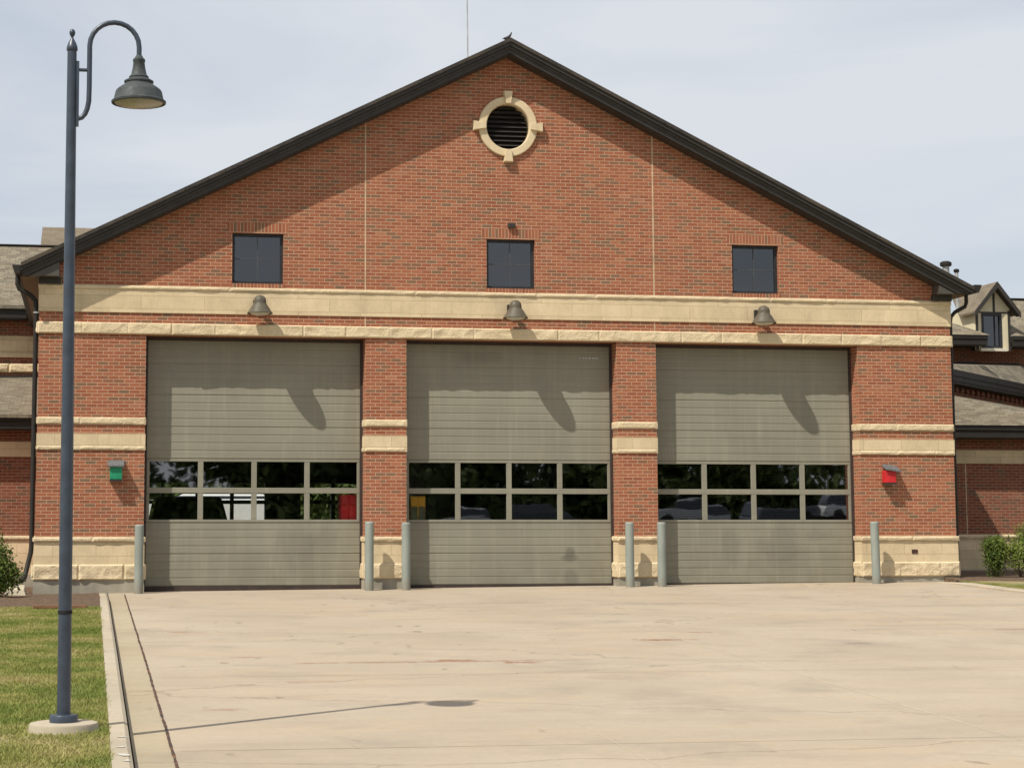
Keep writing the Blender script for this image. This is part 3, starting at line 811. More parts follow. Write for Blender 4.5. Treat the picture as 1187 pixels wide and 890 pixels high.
gutter_run(-30, -W-.002, 3.5, 3.48, .27)
mb = MB(); mb.hexa([(-30, 3.45, 3.43), (-W-.002, 3.45, 3.43), (-W-.002, 9.49, 4.66), (-30, 9.49, 4.30)], [(-30, 3.45, 3.50), (-W-.002, 3.45, 3.50), (-W-.002, 9.49, 4.73), (-30, 9.49, 4.37)])
mb.build('wing_roof', M['shingle'], FS)
mb = MB()
for i in range(16):      # stepped flashing where the low roof meets the wall
    x1 = -W-.002-i*.42; z = 4.71-.0173*(i*.42)
    mb.box(x1-.42, x1, 9.46, 9.488, z-.1, z+.07)
mb.build('flashing', M['dark_trim'], FS)
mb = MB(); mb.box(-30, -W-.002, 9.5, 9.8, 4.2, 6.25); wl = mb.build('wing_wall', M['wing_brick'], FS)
mb = MB(); mb.box(-30, -W-.002, 9.478, 9.498, 5.30, 5.72); mb.build('stone_band', M['stone'], wl)
mb = MB(); mb.box(-30, -W-.002, 9.45, 9.498, 5.20, 5.298); mb.build('band_lip', M['stone_plain'], wl)
mb = MB(); mb.box(-30, -W-.002, 9.46, 9.498, 4.84, 5.05); mb.rock((-14, 9.458, 4.84), (1, 0, 0), (0, 0, 1), (0, -1, 0), 4.7, .21, .06, .76, .05, .03, 12); mb.build('rock_course', M['rock'], wl)
gutter_run(-30, -9.8, 8.98, 6.40, .30)
mb = MB(); mb.hexa([(-30, 8.95, 6.32), (-W+1, 8.95, 6.32), (-W+1, 13.1, 8.34), (-30, 13.1, 8.34)], [(-30, 8.95, 6.40), (-W+1, 8.95, 6.40), (-W+1, 13.1, 8.42), (-30, 13.1, 8.42)])
mb.hexa([(-30, 13.101, 8.34), (-W+1, 13.101, 8.34), (-W+1, 17.3, 6.32), (-30, 17.3, 6.32)], [(-30, 13.101, 8.42), (-W+1, 13.101, 8.42), (-W+1, 17.3, 6.40), (-30, 17.3, 6.40)])
mb.build('wing_roof', M['shingle'], FS)
mb = MB(); mb.box(-30, -W+1, 13.0, 13.2, 8.42, 8.45); mb.build('ridge_cap', M['dark_trim'], FS)
# taller roof block behind
mb = MB(); mb.hexa([(-9.66, 14.6, 8.60), (-3, 14.6, 8.60), (-3, 16.0, 9.30), (-9.66, 16.0, 9.30)], [(-9.66, 14.6, 8.68), (-3, 14.6, 8.68), (-3, 16.0, 9.38), (-9.66, 16.0, 9.38)])
mb.hexa([(-9.66, 16.01, 9.30), (-3, 16.01, 9.30), (-3, 18.0, 8.3), (-9.66, 18.0, 8.3)], [(-9.66, 16.01, 9.38), (-3, 16.01, 9.38), (-3, 18.0, 8.38), (-9.66, 18.0, 8.38)])
rb = mb.build('rear_roof', M['shingle_brown'], FS)
mb = MB(); mb.box(-9.6, -3, 14.62, 17.9, 6.0, 8.598); mb.build('rear_wall', M['dark_trim'], rb)

# right wing -------------------------------------------------------------------
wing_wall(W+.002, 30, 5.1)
mb = MB(); mb.box(11.93, 11.955, 5.095, 5.099, .997, 2.635); mb.build('control_joint', M['joint'], FS)
gutter_run(W+.002, 30, 4.55, 3.50, .27, .55)
mb = MB()
mb.quad((W+.002, 4.52, 3.51), (15, 4.52, 3.51), (18.9, 12.94, 4.22), (11.2, 5.4, 4.36), (W+.002, 5.3, 4.37))
mb.quad((15, 4.52, 3.51), (40, 4.52, 3.51), (40, 12.94, 4.25), (18.9, 12.94, 4.22))
mb.build('wing_roof', M['shingle'], FS)
# cornice that runs back at an angle
A = Vector((11.35, 5.25, 0)); B = Vector((18.45, 12.80, 0)); dd = (B-A).normalized(); nn = Vector((dd.y, -dd.x, 0))
def skew(mb, off0, off1, z0, z1, lo=0.0):
    a0 = A+nn*off0; a1 = A+nn*off1; b0 = B+nn*off0; b1 = B+nn*off1
    mb.hexa([(a0.x, a0.y, z0), (b0.x, b0.y, z0), (b1.x, b1.y, z0), (a1.x, a1.y, z0)], [(a0.x, a0.y, z1), (b0.x, b0.y, z1), (b1.x, b1.y, z1), (a1.x, a1.y, z1)])
mb = MB(); skew(mb, .0, -.14, 4.80, 4.945); skew(mb, -.03, -.14, 4.68, 4.798); skew(mb, -.06, -.4, 4.62, 4.678); mb.build('cornice', M['gutter'], FS)
mb = MB(); skew(mb, -.41, -.7, 3.9, 4.8); aw = mb.build('wing_wall', M['wing_brick'], FS)
mb = MB(); L = (B-A).length
for i in range(int(L/.42)):
    q = A+dd*(i*.42); r_ = q+dd*.2
    p0, p1, p2, p3 = q-nn*.33, r_-nn*.33, r_-nn*.408, q-nn*.408
    mb.hexa([(p.x, p.y, 4.48) for p in (p0, p1, p2, p3)], [(p.x, p.y, 4.60) for p in (p0, p1, p2, p3)])
mb.build('brick_corbel', M['wing_brick'], aw)
mb = MB(); skew(mb, -.30, -.408, 4.27, 4.37); mb.build('sloped_trim', M['stone_plain'], aw)
mb = MB(); a2 = A-nn*.02; b2 = B-nn*.02
bm_ = A+dd*((B-A).length*.76)-nn*.02
mb.quad((a2.x, a2.y, 4.95), (bm_.x, bm_.y, 4.95), (17.6, 12.93, 5.64)); mb.quad((a2.x, a2.y, 4.95), (17.6, 12.93, 5.64), (9.3, 12.93, 5.76), (9.3, 6.2, 5.06))
mb.quad((bm_.x, bm_.y, 4.95), (b2.x, b2.y, 4.95), (20.5, 12.93, 5.60), (17.6, 12.93, 5.64)); mb.build('wing_roof', M['shingle'], FS)
mb = MB(); mb.box(9.3, 30, 12.95, 13.2, 2.5, 6.45); wl = mb.build('wing_wall', M['wing_brick'], FS)
mb = MB()
for i in range(9): mb.box(12.6+i*.6, 13.2+i*.6, 12.90, 12.948, 5.66-.012*i-.05, 5.76-.012*i+.03*(i % 2))
mb.build('flashing', M['dark_trim'], FS)
# hip roof corner beside the dormer
gutter_run(9.3, 16.05, 12.0, 6.40, .27, .95)
mb = MB(); mb.quad((9.3, 11.98, 6.41), (16.12, 11.98, 6.39), (15.2, 12.95, 6.90), (9.3, 13.6, 7.25)); mb.quad((16.12, 11.98, 6.39), (16.1, 13.2, 6.4), (15.2, 12.95, 6.90))
mb.build('wing_roof', M['shingle'], FS)
# dormer
X0, X1, PX = 15.86, 16.86, 16.40; YDm = 12.30; zw = 6.0
mb = MB(); hw_ = [(16.02, 6.06), (16.02, 7.03), (16.62, 7.03), (16.62, 6.06)]
mb.plate([(X0, zw), (X1, zw), (X1, 7.16), (PX, 7.72), (X0, 7.16)], [hw_], YDm, YDm+.1)
mb.box(X0, X0+.1, YDm+.101, 15, 6.2, 7.16); mb.box(X1-.1, X1, YDm+.101, 15, 6.2, 7.16)
dm_ = mb.build('dormer', M['cream'], FS)
mb = MB(); ov = -.24
for sx, xe, ze in ((-1, 15.72, 7.06), (1, 17.06, 7.04)):
    zp = 7.885; yv = 13.0
    mb.hexa([(PX, YDm+ov, zp-.06), (xe, YDm+ov, ze-.06), (xe, yv, ze-.06), (PX, 14.9, zp-.06)], [(PX, YDm+ov, zp), (xe, YDm+ov, ze), (xe, yv, ze), (PX, 14.9, zp)])
mb.build('dormer_roof', M['shingle_brown'], dm_)
mb = MB()
for sx, xe, ze in ((-1, 15.72, 7.06), (1, 17.06, 7.04)):
    zp = 7.885
    mb.prism([(PX, zp+.005), (xe, ze+.005), (xe, ze-.15), (PX, zp-.17)], YDm+ov-.04, YDm+ov-.002)
    mb.hexa([(PX, YDm+ov, zp-.10), (xe, YDm+ov, ze-.10), (xe, YDm, ze-.10), (PX, YDm, zp-.10)], [(PX, YDm+ov, zp-.062), (xe, YDm+ov, ze-.062), (xe, YDm, ze-.062), (PX, YDm, zp-.062)])
mb.build('rake_board', M['dark_trim'], dm_)
mb = MB(); mb.box(X0-.012, X0+.06, YDm-.02, YDm-.001, zw, 7.1); mb.box(X1-.06, X1+.012, YDm-.02, YDm-.001, zw, 7.1); mb.box(PX-.03, PX+.03, YDm-.018, YDm-.001, 7.075, 7.62)
mb.box(X0+.061, X1-.061, YDm-.016, YDm-.001, 7.035, 7.072); mb.build('timber_trim', M['dark_trim'], dm_)
mb = MB(); mb.box(16.02, 16.09, YDm-.012, YDm+.06, 6.06, 7.03); mb.box(16.55, 16.62, YDm-.012, YDm+.06, 6.06, 7.03); mb.box(16.09, 16.55, YDm-.012, YDm+.06, 6.96, 7.03); mb.box(16.09, 16.55, YDm-.012, YDm+.06, 6.06, 6.12)
mb.box(16.41, 16.43, YDm, YDm+.03, 6.12, 6.96); mb.build('window_frame', M['muntin'], dm_)
mb = MB(); mb.box(16.09, 16.55, YDm+.035, YDm+.041, 6.12, 6.96); mb.build('pane', M['win_glass'], dm_)
mb = MB(); mb.box(15.95, 16.72, YDm-.10, YDm-.002, 5.975, 6.055); mb.build('sill', M['white_trim'], dm_)
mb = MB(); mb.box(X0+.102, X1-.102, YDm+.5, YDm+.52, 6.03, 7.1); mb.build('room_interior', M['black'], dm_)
# roof running on to the right of the dormer
mb = MB(); mb.quad((16.87, 12.2, 6.38), (30, 12.2, 6.38), (30, 14.6, 7.72), (16.87, 14.6, 7.72)); mb.quad((9.3, 13.15, 6.55), (15.85, 13.15, 6.55), (15.85, 15.1, 7.66), (9.3, 15.1, 7.66)); mb.build('wing_roof', M['shingle'], FS)
gutter_run(16.875, 30, 12.15, 6.40, .28, .8)
mb = MB(); mb.box(16.9, 30, 14.5, 14.7, 7.72, 7.75); mb.build('ridge_cap', M['dark_trim'], FS)
mb = MB(); mb.box(17.9, 19.5, 12.7, 12.8, 6.66, 6.92); mb.build('snow_guard', M['dark_trim'], FS)

# flues and aerial
def flue(x, y, zt, r, cap_r, cap_h):
    mb = MB(); mb.lathe([(r, 0), (r, zt-6.6)], (x, y, 6.6), 16); f_ = mb.build('flue', M['galv'], FS, smooth=True)
    mb = MB(); mb.lathe([(cap_r*.8, -.02), (cap_r, 0), (cap_r, cap_h*.7), (cap_r*.6, cap_h)], (x, y, zt-cap_h*.8), 16); mb.build('flue_cap', M['gutter'], f_, smooth=True)
flue(12.99, 8.0, 7.80, .085, .145, .11)
flue(13.27, 8.0, 7.62, .045, .07, .07)
mb = MB(); mb.tube([(.12, 5, 8.4), (.12, 5, 12.3), (.10, 5, 14.6)], [.018, .016, .010], 8); mb.build('aerial', M['galv'], FS, smooth=True)

# ------------------------------------------------------------------ wall lamps
def wall_lamp(x, z, label):
    t_ = tag(empty('wall_lamp', (x, -.022, z)), label, 'wall lamp', 'bell lamps over the doors')
    mb = MB(); c = (0, -.29, 0)
    prof = [(.245, .0), (.25, .012), (.232, .035), (.205, .075), (.165, .14), (.135, .18), (.122, .20), (.122, .235), (.118, .275), (.098, .32), (.06, .35), (.015, .362)]
    mb.lathe(prof, c, 36, capb=False, capt=True); mb.build('shade', M['wall_lamp'], t_, smooth=True, angle=50)
    mb = MB(); mb.lathe([(.02, -.035), (.10, -.028), (.17, -.008), (.20, .02), (.20, .03)], c, 28); mb.build('lens', M['pale_lens'], t_, smooth=True)
    mb = MB(); mb.box(-.11, .09, -.06, -.001, .13, .30); mb.box(-.05, .05, -.20, -.061, .20, .27); mb.build('bracket', M['dark_trim'], t_, bevel=.006)
    return t_
wall_lamp(-5.05, 5.27, 'grey bell-shaped wall lamp on the stone band above the left door')
wall_lamp(.0, 5.265, 'grey bell-shaped wall lamp on the stone band above the middle door')
wall_lamp(5.12, 5.25, 'grey bell-shaped wall lamp on the stone band above the right door')

def alarm_light(x, z, mat, lbl, tilt=0):
    t_ = tag(empty('alarm_light', (x, 0, z)), lbl, 'alarm light')
    mb = MB(); mb.hexa([(-.115, -.19, .0), (.115, -.19, .0), (.115, -.004, .0), (-.115, -.004, .0)], [(-.115, -.19, .25), (.115, -.19, .25), (.115, -.004, .25), (-.115, -.004, .25)])
    mb.build('lens_box', mat, t_, bevel=.012)
    mb = MB(); mb.box(-.12, .12, -.194, -.002, -.03, -.002); mb.build('bottom_tray', M['dark_trim'], t_)
    mb = MB(); mb.hexa([(-.155, -.24, .235), (.155, -.24, .235), (.155, -.002, .30), (-.155, -.002, .30)], [(-.155, -.24, .27), (.155, -.24, .27), (.155, -.002, .375), (-.155, -.002, .375)])
    hd = mb.build('hood', M['hood'], t_, bevel=.006)
    if tilt: hd.rotation_euler = (0, R(tilt), 0)
    return t_
alarm_light(-7.75, 2.075, M['green_lens'], 'green box light under a grey hood on the left brick pier')
alarm_light(7.785, 2.065, M['red_lens'], 'red box light under a tilted grey hood on the right brick pier', 9)

# ------------------------------------------------------------------ bollards
def bollard(x, y, zt, label):
    zb = gz(x, y)-.05
    t_ = tag(empty('bollard', (x, y, zb)), label, 'bollard', 'bollards beside the doors')
    h = zt-zb
    mb = MB(); mb.lathe([(.085, 0), (.085, h-.05)], (0, 0, 0), 28, capt=False); mb.build('sleeve', M['bollard'], t_, smooth=True)
    mb = MB(); mb.lathe([(.085, h-.049), (.085, h-.02), (.078, h-.008), (.06, h-.002), (.0, h)], (0, 0, 0), 28, capb=False, capt=False); mb.build('cap', M['bollard'], t_, smooth=True, angle=60)
    return t_
bollard(-7.30, -.36, 1.23, 'grey-green steel bollard left of the left door')
bollard(-2.915, -.36, 1.285, 'grey-green steel bollard right of the left door')
bollard(-2.20, -.36, 1.27, 'grey-green steel bollard left of the middle door')
bollard(2.25, -.36, 1.275, 'grey-green steel bollard right of the middle door')
bollard(2.90, -.36, 1.275, 'grey-green steel bollard left of the right door')
bl = bollard(7.345, -.36, 1.285, 'slightly leaning grey-green bollard right of the right door'); bl.rotation_euler = (0, R(-.8), 0)

# ------------------------------------------------------------------ street lamp
LX, LY = -8.39, -21.25; LZ = -.41
SL = tag(empty('street_lamp', (LX, LY, LZ)), 'blue-grey gooseneck street lamp with bell shade standing on the left lawn', 'street lamp'); SL.rotation_euler = (0, R(-.33), 0)
mb = MB(); mb.lathe([(.272, -.25), (.272, .075), (.264, .092), (.24, .098)], (0, 0, 0), 48); mb.build('footing', M['curb'], SL, smooth=True, angle=50)
mb = MB(); mb.lathe([(.112, .0985), (.112, .145), (.106, .156), (.065, .16)], (0, 0, 0), 40); mb.build('base_flange', M['lamp_iron'], SL, smooth=True, angle=50)
mb = MB(); mb.lathe([(.0545, .12), (.0525, 1.5), (.038, 5.505)], (0, 0, 0), 28); mb.build('pole', M['lamp_iron'], SL, smooth=True, angle=60)
mb = MB(); mb.lathe([(.0535, .94), (.0575, .942), (.0575, .968), (.0535, .97)], (0, 0, 0), 28, False, False); mb.build('strap', M['black'], SL, smooth=True)
mb = MB(); mb.lathe([(.039, 5.495), (.045, 5.50), (.045, 5.525), (.040, 5.54), (.034, 5.56), (.017, 5.59), (.011, 5.605), (.011, 5.615), (.018, 5.624), (.024, 5.64), (.024, 5.655), (.017, 5.672), (.0, 5.68)], (0, 0, 0), 24, False, False)
mb.build('finial', M['lamp_iron'], SL, smooth=True, angle=60)
ax = .142; cx = .343; cz = 5.545; rr = .201
pts = [(.04, 0, 4.93), (.085, 0, 4.945), (.11, 0, 4.975), (.128, 0, 5.02), (ax-.003, 0, 5.08), (ax, 0, 5.2), (ax-.0, 0, 5.4)]
for i in range(13):
    an = math.pi-math.pi*i/12; pts.append((cx-.0+rr*math.cos(an), 0, cz+rr*math.sin(an)))
pts += [(cx+rr, 0, 5.47)]
mb = MB(); mb.tube(pts, .021, 16); mb.tube([(.045, 0, 5.34), (ax, 0, 5.34)], .015, 12); mb.box(.036, .060, -.02, .02, 4.87, 5.41)
mb.build('arm', M['lamp_iron'], SL, smooth=True, angle=40)
sx_ = cx+rr; sz = 5.07
prof = [(.206, -.0), (.222, .005), (.224, .02), (.208, .032), (.203, .04), (.190, .10), (.178, .118), (.15, .14), (.122, .158), (.112, .172), (.120, .178), (.120, .190), (.095, .204), (.078, .214), (.082, .222), (.076, .232), (.064, .245), (.052, .30), (.046, .345), (.050, .352), (.050, .372), (.036, .385), (.026, .405)]
mb = MB(); mb.lathe(prof, (sx_, 0, sz), 40, capb=False); mb.build('shade', M['lamp_shade'], SL, smooth=True, angle=45)
mb = MB(); mb.lathe([(.0, -.028), (.06, -.026), (.13, -.015), (.19, .0), (.205, .012)], (sx_, 0, sz), 36, False, True); mb.build('lens', M['lens'], SL, smooth=True)

# ------------------------------------------------------------------ shrubs
def leaves(name, clumps, n, size, mat, parent, seed):
    r = np.random.default_rng(seed); n0 = n
    cl = np.array(clumps); wts = cl[:, 3]**2*cl[:, 5]; wts = wts/wts.sum()
    idx = r.choice(len(cl), n, p=wts)
    d = r.normal(size=(n, 3)); d /= np.linalg.norm(d, axis=1)[:, None]
    rad = r.uniform(.3, 1.0, n)**.6*(1+.2*r.normal(size=n))
    P = cl[idx, :3]+d*rad[:, None]*cl[idx, 3:6]
    P[:, 2] = np.maximum(P[:, 2], .04)
    nrm = d+r.normal(size=(n, 3))*.7+np.array([0, 0, .3]); nrm /= np.linalg.norm(nrm, axis=1)[:, None]
    u = np.cross(nrm, r.normal(size=(n, 3))); u /= np.linalg.norm(u, axis=1)[:, None]; w = np.cross(nrm, u)
    s_ = size*r.uniform(.6, 1.35, n)
    V = np.stack([P-u*s_[:, None], P-w*s_[:, None]*.45, P+u*s_[:, None], P+w*s_[:, None]*.45], 1)
    me = bpy.data.meshes.new(name); me.vertices.add(n*4); me.vertices.foreach_set('co', V.reshape(-1))
    me.loops.add(n*4); me.loops.foreach_set('vertex_index', np.arange(n*4, dtype=np.int32))
    me.polygons.add(n); me.polygons.foreach_set('loop_start', np.arange(0, n*4, 4, dtype=np.int32))
    me.update(calc_edges=True); me.validate(); me.materials.append(mat)
    o = bpy.data.objects.new(name, me); COL.objects.link(o)
    if parent is not None: o.parent = parent
    return o
def shrub(loc, clumps, n, size, mat, label, seed, group=None):
    t_ = tag(empty('shrub', loc), label, 'shrub', group)
    leaves('foliage', clumps, n, size, mat, t_, seed)
    mb = MB(); r = random.Random(seed)
    for c in clumps:
        mb.tube([(r.uniform(-.06, .06), r.uniform(-.06, .06), -.08), (c[0]*.5, c[1]*.5, c[2]*.55), (c[0], c[1], c[2]+c[5]*.5)], [.016, .011, .005], 6)
    mb.build('stem', M['bark'], t_, smooth=True)
    return t_
shrub((-9.98, -2.75, -.06), [(0, 0, .44, .50, .45, .44), (-.15, .05, .85, .36, .34, .36), (.08, -.08, .76, .28, .26, .32), (.26, .02, .42, .32, .3, .32), (-.4, 0, .6, .42, .4, .55), (.05, 0, 1.10, .11, .10, .26), (-.22, 0, 1.18, .2, .2, .26), (.34, -.04, .74, .10, .08, .28), (.20, .04, .96, .10, .09, .26), (.50, 0, .40, .14, .12, .26), (-.08, 0, 1.26, .07, .07, .2)], 12500, .032,
      M['leaf_mid'], 'dark green bushy shrub beside the left downspout', 21)
shrub((10.18, .25, .12), [(0, 0, .42, .24, .24, .40), (-.03, .02, .66, .24, .24, .22), (.10, -.05, .55, .17, .18, .3), (-.14, 0, .74, .09, .1, .14), (.08, .03, .80, .10, .1, .12)], 4200, .026, M['leaf_mid'], 'dark upright shrub by the right wing wall', 22)
shrub((10.72, .05, .12), [(-.42, .0, .72, .12, .1, .2), (-.1, 0, .98, .1, .1, .14), (.05, .05, 1.02, .12, .1, .14), (0, 0, .62, .34, .3, .30), (-.30, 0, .55, .18, .2, .24), (.2, .1, .85, .26, .26, .18), (-.12, -.06, .36, .24, .22, .22), (.5, 0, .6, .4, .36, .4), (-.34, 0, .30, .10, .1, .10)], 5600, .028, M['leaf_bright'], 'bright yellow-green shrub at the right edge of the photo', 23)

# ------------------------------------------------------------------ small things
mb = MB()
mb.hexa([(-.22, -.36, 0), (.20, -.36, 0), (.20, .30, 0), (-.22, .30, 0)], [(-.17, -.31, .13), (.15, -.31, .13), (.15, .26, .20), (-.17, .26, .20)])
o = mb.build('splash_block', plain('pale_splash_concrete', (.40, .35, .25, 1), .9), None, bevel=.015); o.location = (-9.55, -.55, -.09)
tag(o, 'pale concrete splash block under the left downspout', 'splash block')
mb = MB(); mb.box(-.42, .42, -.03, .03, 0, .05)
o = mb.build('edging_board', plain('weathered_board', (.17, .085, .045, 1), .9, nscale=12), None, bevel=.006); o.location = (-8.66, -6.22, lz(-8.6, -6.2)+.01); o.rotation_euler = (0, 0, R(-8))
tag(o, 'short brown board lying between the lawn and the mulch', 'board')
# bird on the peak
bt = tag(empty('bird', (-.11, -.2, 10.875)), 'small dark bird perched on the roof peak', 'bird')
mb = MB(); mb.tube([(-.085, 0, .045), (-.06, 0, .05), (-.02, 0, .052), (.03, 0, .075), (.06, 0, .11), (.085, 0, .155), (.095, 0, .19)], [.006, .022, .034, .034, .024, .015, .006], 12)
mb.tube([(-.01, -.012, -.01), (-.005, -.012, .03)], .004, 6); mb.tube([(-.01, .012, -.01), (-.005, .012, .03)], .004, 6)
mb.build('body', M['bird'], bt, smooth=True)
mb = MB(); mb.tube([(-.085, 0, .044), (-.115, 0, .034)], [.005, .001], 6); mb.build('beak', M['black'], bt)

# ------------------------------------------------------------------ things inside, seen through the glass
def vehicle(name, label, cat, loc, rot, paint, wdt=1.9, lng=4.7, hgt=1.8, group=None, hood=.95):
    t_ = tag(empty(name, loc), label, cat, group); t_.rotation_euler = (0, 0, rot)
    h = lng/2
    body = [(-h, .35), (-h+.05, hood-.15), (-h+.15, hood), (-h+1.05, hood+.06), (h-.25, hood+.08), (h-.05, hood-.05), (h, .4)]
    mb = MB(); mb.prism([(u, w) for u, w in body], -wdt/2, wdt/2, 'y'); mb.build('body', paint, t_, bevel=.06)
    cab0, cab1 = -h+1.0, h-.12
    def ring(z, i, x0, x1): return [(x0, -wdt/2+i, z), (x1, -wdt/2+i, z), (x1, wdt/2-i, z), (x0, wdt/2-i, z)]
    mb = MB(); mb.hexa(ring(hood+.05, .05, cab0, cab1), ring(hgt-.06, .18, cab0+.75, cab1-.3)); mb.build('cabin_glass', M['car_glass'], t_, bevel=.04)
    mb = MB(); mb.hexa(ring(hgt-.075, .17, cab0+.73, cab1-.28), ring(hgt, .24, cab0+.85, cab1-.42)); mb.build('roof', paint, t_, bevel=.03)
    for sx in (-1, 1):
        for sy in (-1, 1):
            mb = MB(); mb.lathe([(.2, -.11), (.33, -.11), (.345, -.07), (.345, .07), (.33, .11), (.2, .11)], (0, 0, 0), 24); w = mb.build('wheel', M['tyre'], t_, smooth=True, angle=40)
            w.location = (sx*(h-.85), sy*(wdt/2-.1), .345); w.rotation_euler = (R(90), 0, 0)
    for sy in (-1, 1):
        mb = MB(); mb.box(-h-.01, -h+.06, sy*(wdt/2-.28)-.16, sy*(wdt/2-.28)+.16, hood-.32, hood-.17); mb.build('headlight', M['pale_lens'], t_, bevel=.02)
    return t_
M['car_glass'] = plain('car_glass', (.012, .014, .016, 1), .05, spec=.8)
M['asphalt_lot'] = plain('lot_asphalt', (.07, .07, .07, 1), .9)
M['tyre'] = plain('tyre', (.02, .02, .02, 1), .9)
M['paint_black'] = plain('black_car_paint', (.03, .034, .042, 1), .18, var=.05, spec=.6)
M['paint_silver'] = plain('silver_car_paint', (.45, .46, .47, 1), .25, .3, var=.05)
M['paint_white'] = plain('white_car_paint', (.75, .75, .74, 1), .3, var=.05)
M['paint_grey'] = plain('slate_car_paint', (.10, .11, .13, 1), .2, .2, var=.05)
vehicle('suv', 'dark SUV parked inside the bay behind the left door glass', 'SUV', (-5.95, 8.6, .01), R(90), M['paint_black'], hgt=1.86, hood=1.1)
vehicle('van', 'white van glimpsed through the left door and the bay behind it', 'van', (-4.3, 31, -.02), R(0), M['paint_white'], wdt=2.0, lng=5.2, hgt=2.3, hood=2.05)
def locker(name, x0, x1, y, zt, mats, lbl, cat):
    t_ = tag(empty(name, ((x0+x1)/2, y, .006)), lbl, cat); w = (x1-x0)/2
    mb = MB(); mb.box(-w, w, 0, .5, .06, zt); mb.build('cabinet_body', mats[0], t_, bevel=.01)
    for s0, s1 in ((-w+.01, -.012), (.012, w-.01)):
        mb = MB(); mb.box(s0, s1, -.022, -.002, .10, zt-.21); d_ = mb.build('cabinet_door', mats[1], t_, bevel=.005)
        mb = MB(); mb.box(s0, s1, -.022, -.002, zt-.20, zt-.03); mb.build('cabinet_door', mats[0], t_, bevel=.005)
    return t_
M['red_paint'] = plain('red_locker', (.80, .035, .04, 1), .4, var=.06)
M['yellow_paint'] = plain('yellow_locker', (.88, .46, .04, 1), .4, var=.08)
M['olive_paint'] = plain('olive_locker', (.16, .17, .10, 1), .5, var=.25)
locker('red_locker', -3.36, -3.04, .49, 1.80, (M['red_paint'], M['red_paint']), 'bright red locker inside the right corner of the left door glass', 'locker')
locker('yellow_locker', -1.97, -1.67, .49, 1.78, (M['yellow_paint'], M['olive_paint']), 'yellow and olive locker behind the middle door glass', 'locker')

sheet('rear_yard', [-20, 20], [20.32, 44], lambda x, y: -.025, M['foundation'])
# ------------------------------------------------------------------ beyond the bay and across the street (seen in and through the glass)
def wood(name, x0, x1, y, zg, hmin, hmax, n, size, seed, label):
    r = random.Random(seed); cl = []
    x = x0
    while x < x1:
        h = r.uniform(hmin, hmax); rad = r.uniform(.28, .4)*h
        for k in range(5): cl.append((x+r.uniform(-.6, .6)*rad, y+r.uniform(-1, 1)*rad*.8, zg+h*r.uniform(.32, .85), rad*r.uniform(.4, .7), rad*r.uniform(.4, .7), rad*r.uniform(.35, .6)))
        cl.append((x, y+r.uniform(-1, 1), zg+h*.22, rad*.9, rad*.8, h*.22))
        x += rad*r.uniform(.5, 1.0)
    o = leaves(name, cl, n, size, M['leaf_far'], None, seed); return tag(o, label, 'trees', kind='stuff')
wood('tree_belt', -75, 95, -92, -.9, 7, 12.5, 150000, .42, 31, 'dark belt of trees mirrored in the door glass')
wood('tree_belt.001', -14, 10, 48, 0, 5, 8, 70000, .22, 32, 'green trees glimpsed through the bay behind the left door')
sheet('parking_lot', [-30, 0, 30, 70], [-78, -70, -61.5], lambda x, y: .82, M['asphalt_lot'])
sheet('bank', [-30, 0, 30, 70], [-61.5, -56], lambda x, y: .82 if y < -60 else -.97, M['lawn'])
cars = [(12.2, M['paint_silver'], 'silver car mirrored in the middle door glass', 1.5), (17.6, M['paint_black'], 'black car mirrored at the right of the middle door glass', 1.5),
        (24.6, M['paint_silver'], 'silver car mirrored at the left of the right door glass', 1.5), (30.0, M['paint_grey'], 'slate car mirrored in the middle of the right door glass', 1.7),
        (34.8, M['paint_white'], 'white car mirrored at the right of the right door glass', 1.6)]
for k, (x, pt, lb, hg) in enumerate(cars):
    vehicle('parked_car', lb, 'car', (x, -66, .83), R((8, 176, 4, 172, 185)[k]), pt, 1.85, 4.5, hg, 'cars parked across the street', .88)

# ------------------------------------------------------------------ light and sky
sd = Vector((1.39, 1.0, -2.37)).normalized()
sun = bpy.data.lights.new('sun', 'SUN'); sun.energy = 4.75; sun.angle = R(.53); sun.color = (1.0, .945, .85)
so = bpy.data.objects.new('sun', sun); COL.objects.link(so)
so.rotation_euler = sd.to_track_quat('-Z', 'Y').to_euler(); so.location = (-30, -30, 60)
el = math.asin(-sd.z); az = math.atan2(-sd.x, -sd.y)
w = bpy.data.worlds.new('World'); S.world = w; w.use_nodes = True
nt = w.node_tree; nt.nodes.clear()
out = nt.nodes.new('ShaderNodeOutputWorld'); bg = nt.nodes.new('ShaderNodeBackground'); bg.inputs[1].default_value = .106
sky = nt.nodes.new('ShaderNodeTexSky'); sky.sky_type = 'NISHITA'; sky.sun_disc = False
sky.sun_elevation = el; sky.sun_rotation = az % (2*math.pi); sky.altitude = 200; sky.air_density = 1.0; sky.dust_density = 2.0; sky.ozone_density = 1.0
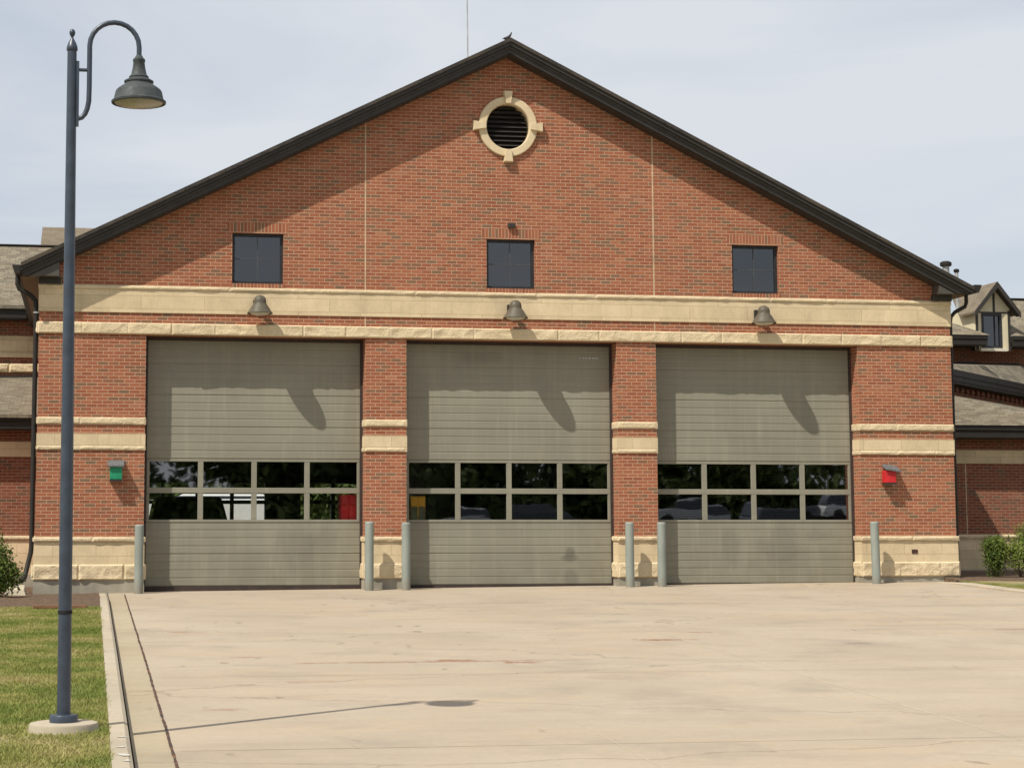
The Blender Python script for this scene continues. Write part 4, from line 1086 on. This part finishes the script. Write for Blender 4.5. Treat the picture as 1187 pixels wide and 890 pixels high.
tc = nt.nodes.new('ShaderNodeTexCoord'); mp = nt.nodes.new('ShaderNodeMapping'); mp.inputs['Scale'].default_value = (1.2, 1.2, 5.5); mp.inputs['Rotation'].default_value = (0, R(14), 0); mp.inputs['Location'].default_value = (1.7, 0, 0)
nz = nt.nodes.new('ShaderNodeTexNoise'); nz.inputs['Scale'].default_value = 2.3; nz.inputs['Detail'].default_value = 7; nz.inputs['Roughness'].default_value = .52; nz.inputs['Distortion'].default_value = .5
mr = nt.nodes.new('ShaderNodeMapRange'); mr.inputs[1].default_value = .34; mr.inputs[2].default_value = .66; mr.inputs[3].default_value = .56; mr.inputs[4].default_value = 1.0
mx = nt.nodes.new('ShaderNodeMix'); mx.data_type = 'RGBA'; mx.inputs[7].default_value = (6.15, 6.45, 6.92, 1)
L_ = nt.links.new
L_(tc.outputs['Generated'], mp.inputs[0]); L_(mp.outputs[0], nz.inputs['Vector']); L_(nz.outputs['Fac'], mr.inputs[0]); L_(mr.outputs[0], mx.inputs[0])
L_(sky.outputs[0], mx.inputs[6]); L_(mx.outputs[2], bg.inputs[0]); L_(bg.outputs[0], out.inputs[0])

# ------------------------------------------------------------------ camera
cam = bpy.data.cameras.new('camera'); co = bpy.data.objects.new('camera', cam); COL.objects.link(co); S.camera = co
yaw, pitch = .15763, .10728
fwd = Vector((math.sin(yaw)*math.cos(pitch), math.cos(yaw)*math.cos(pitch), math.sin(pitch)))
co.location = (-8.2049, -36.6883, 1.2393)
co.rotation_euler = fwd.to_track_quat('-Z', 'Y').to_euler()
cam.sensor_width = 36; cam.lens = 36*2199.57/1187
cam.shift_x = (593.5-457)/1187; cam.shift_y = -(445-370.17)/1187
cam.clip_start = .1; cam.clip_end = 2000
S.view_settings.view_transform = 'Standard'; S.view_settings.look = 'None'; S.view_settings.exposure = .12; S.view_settings.gamma = 1
S.view_settings.use_curve_mapping = False
S.render.engine = 'CYCLES'; S.cycles.max_bounces = 8; S.cycles.transparent_max_bounces = 12
S.cycles.use_denoising = True
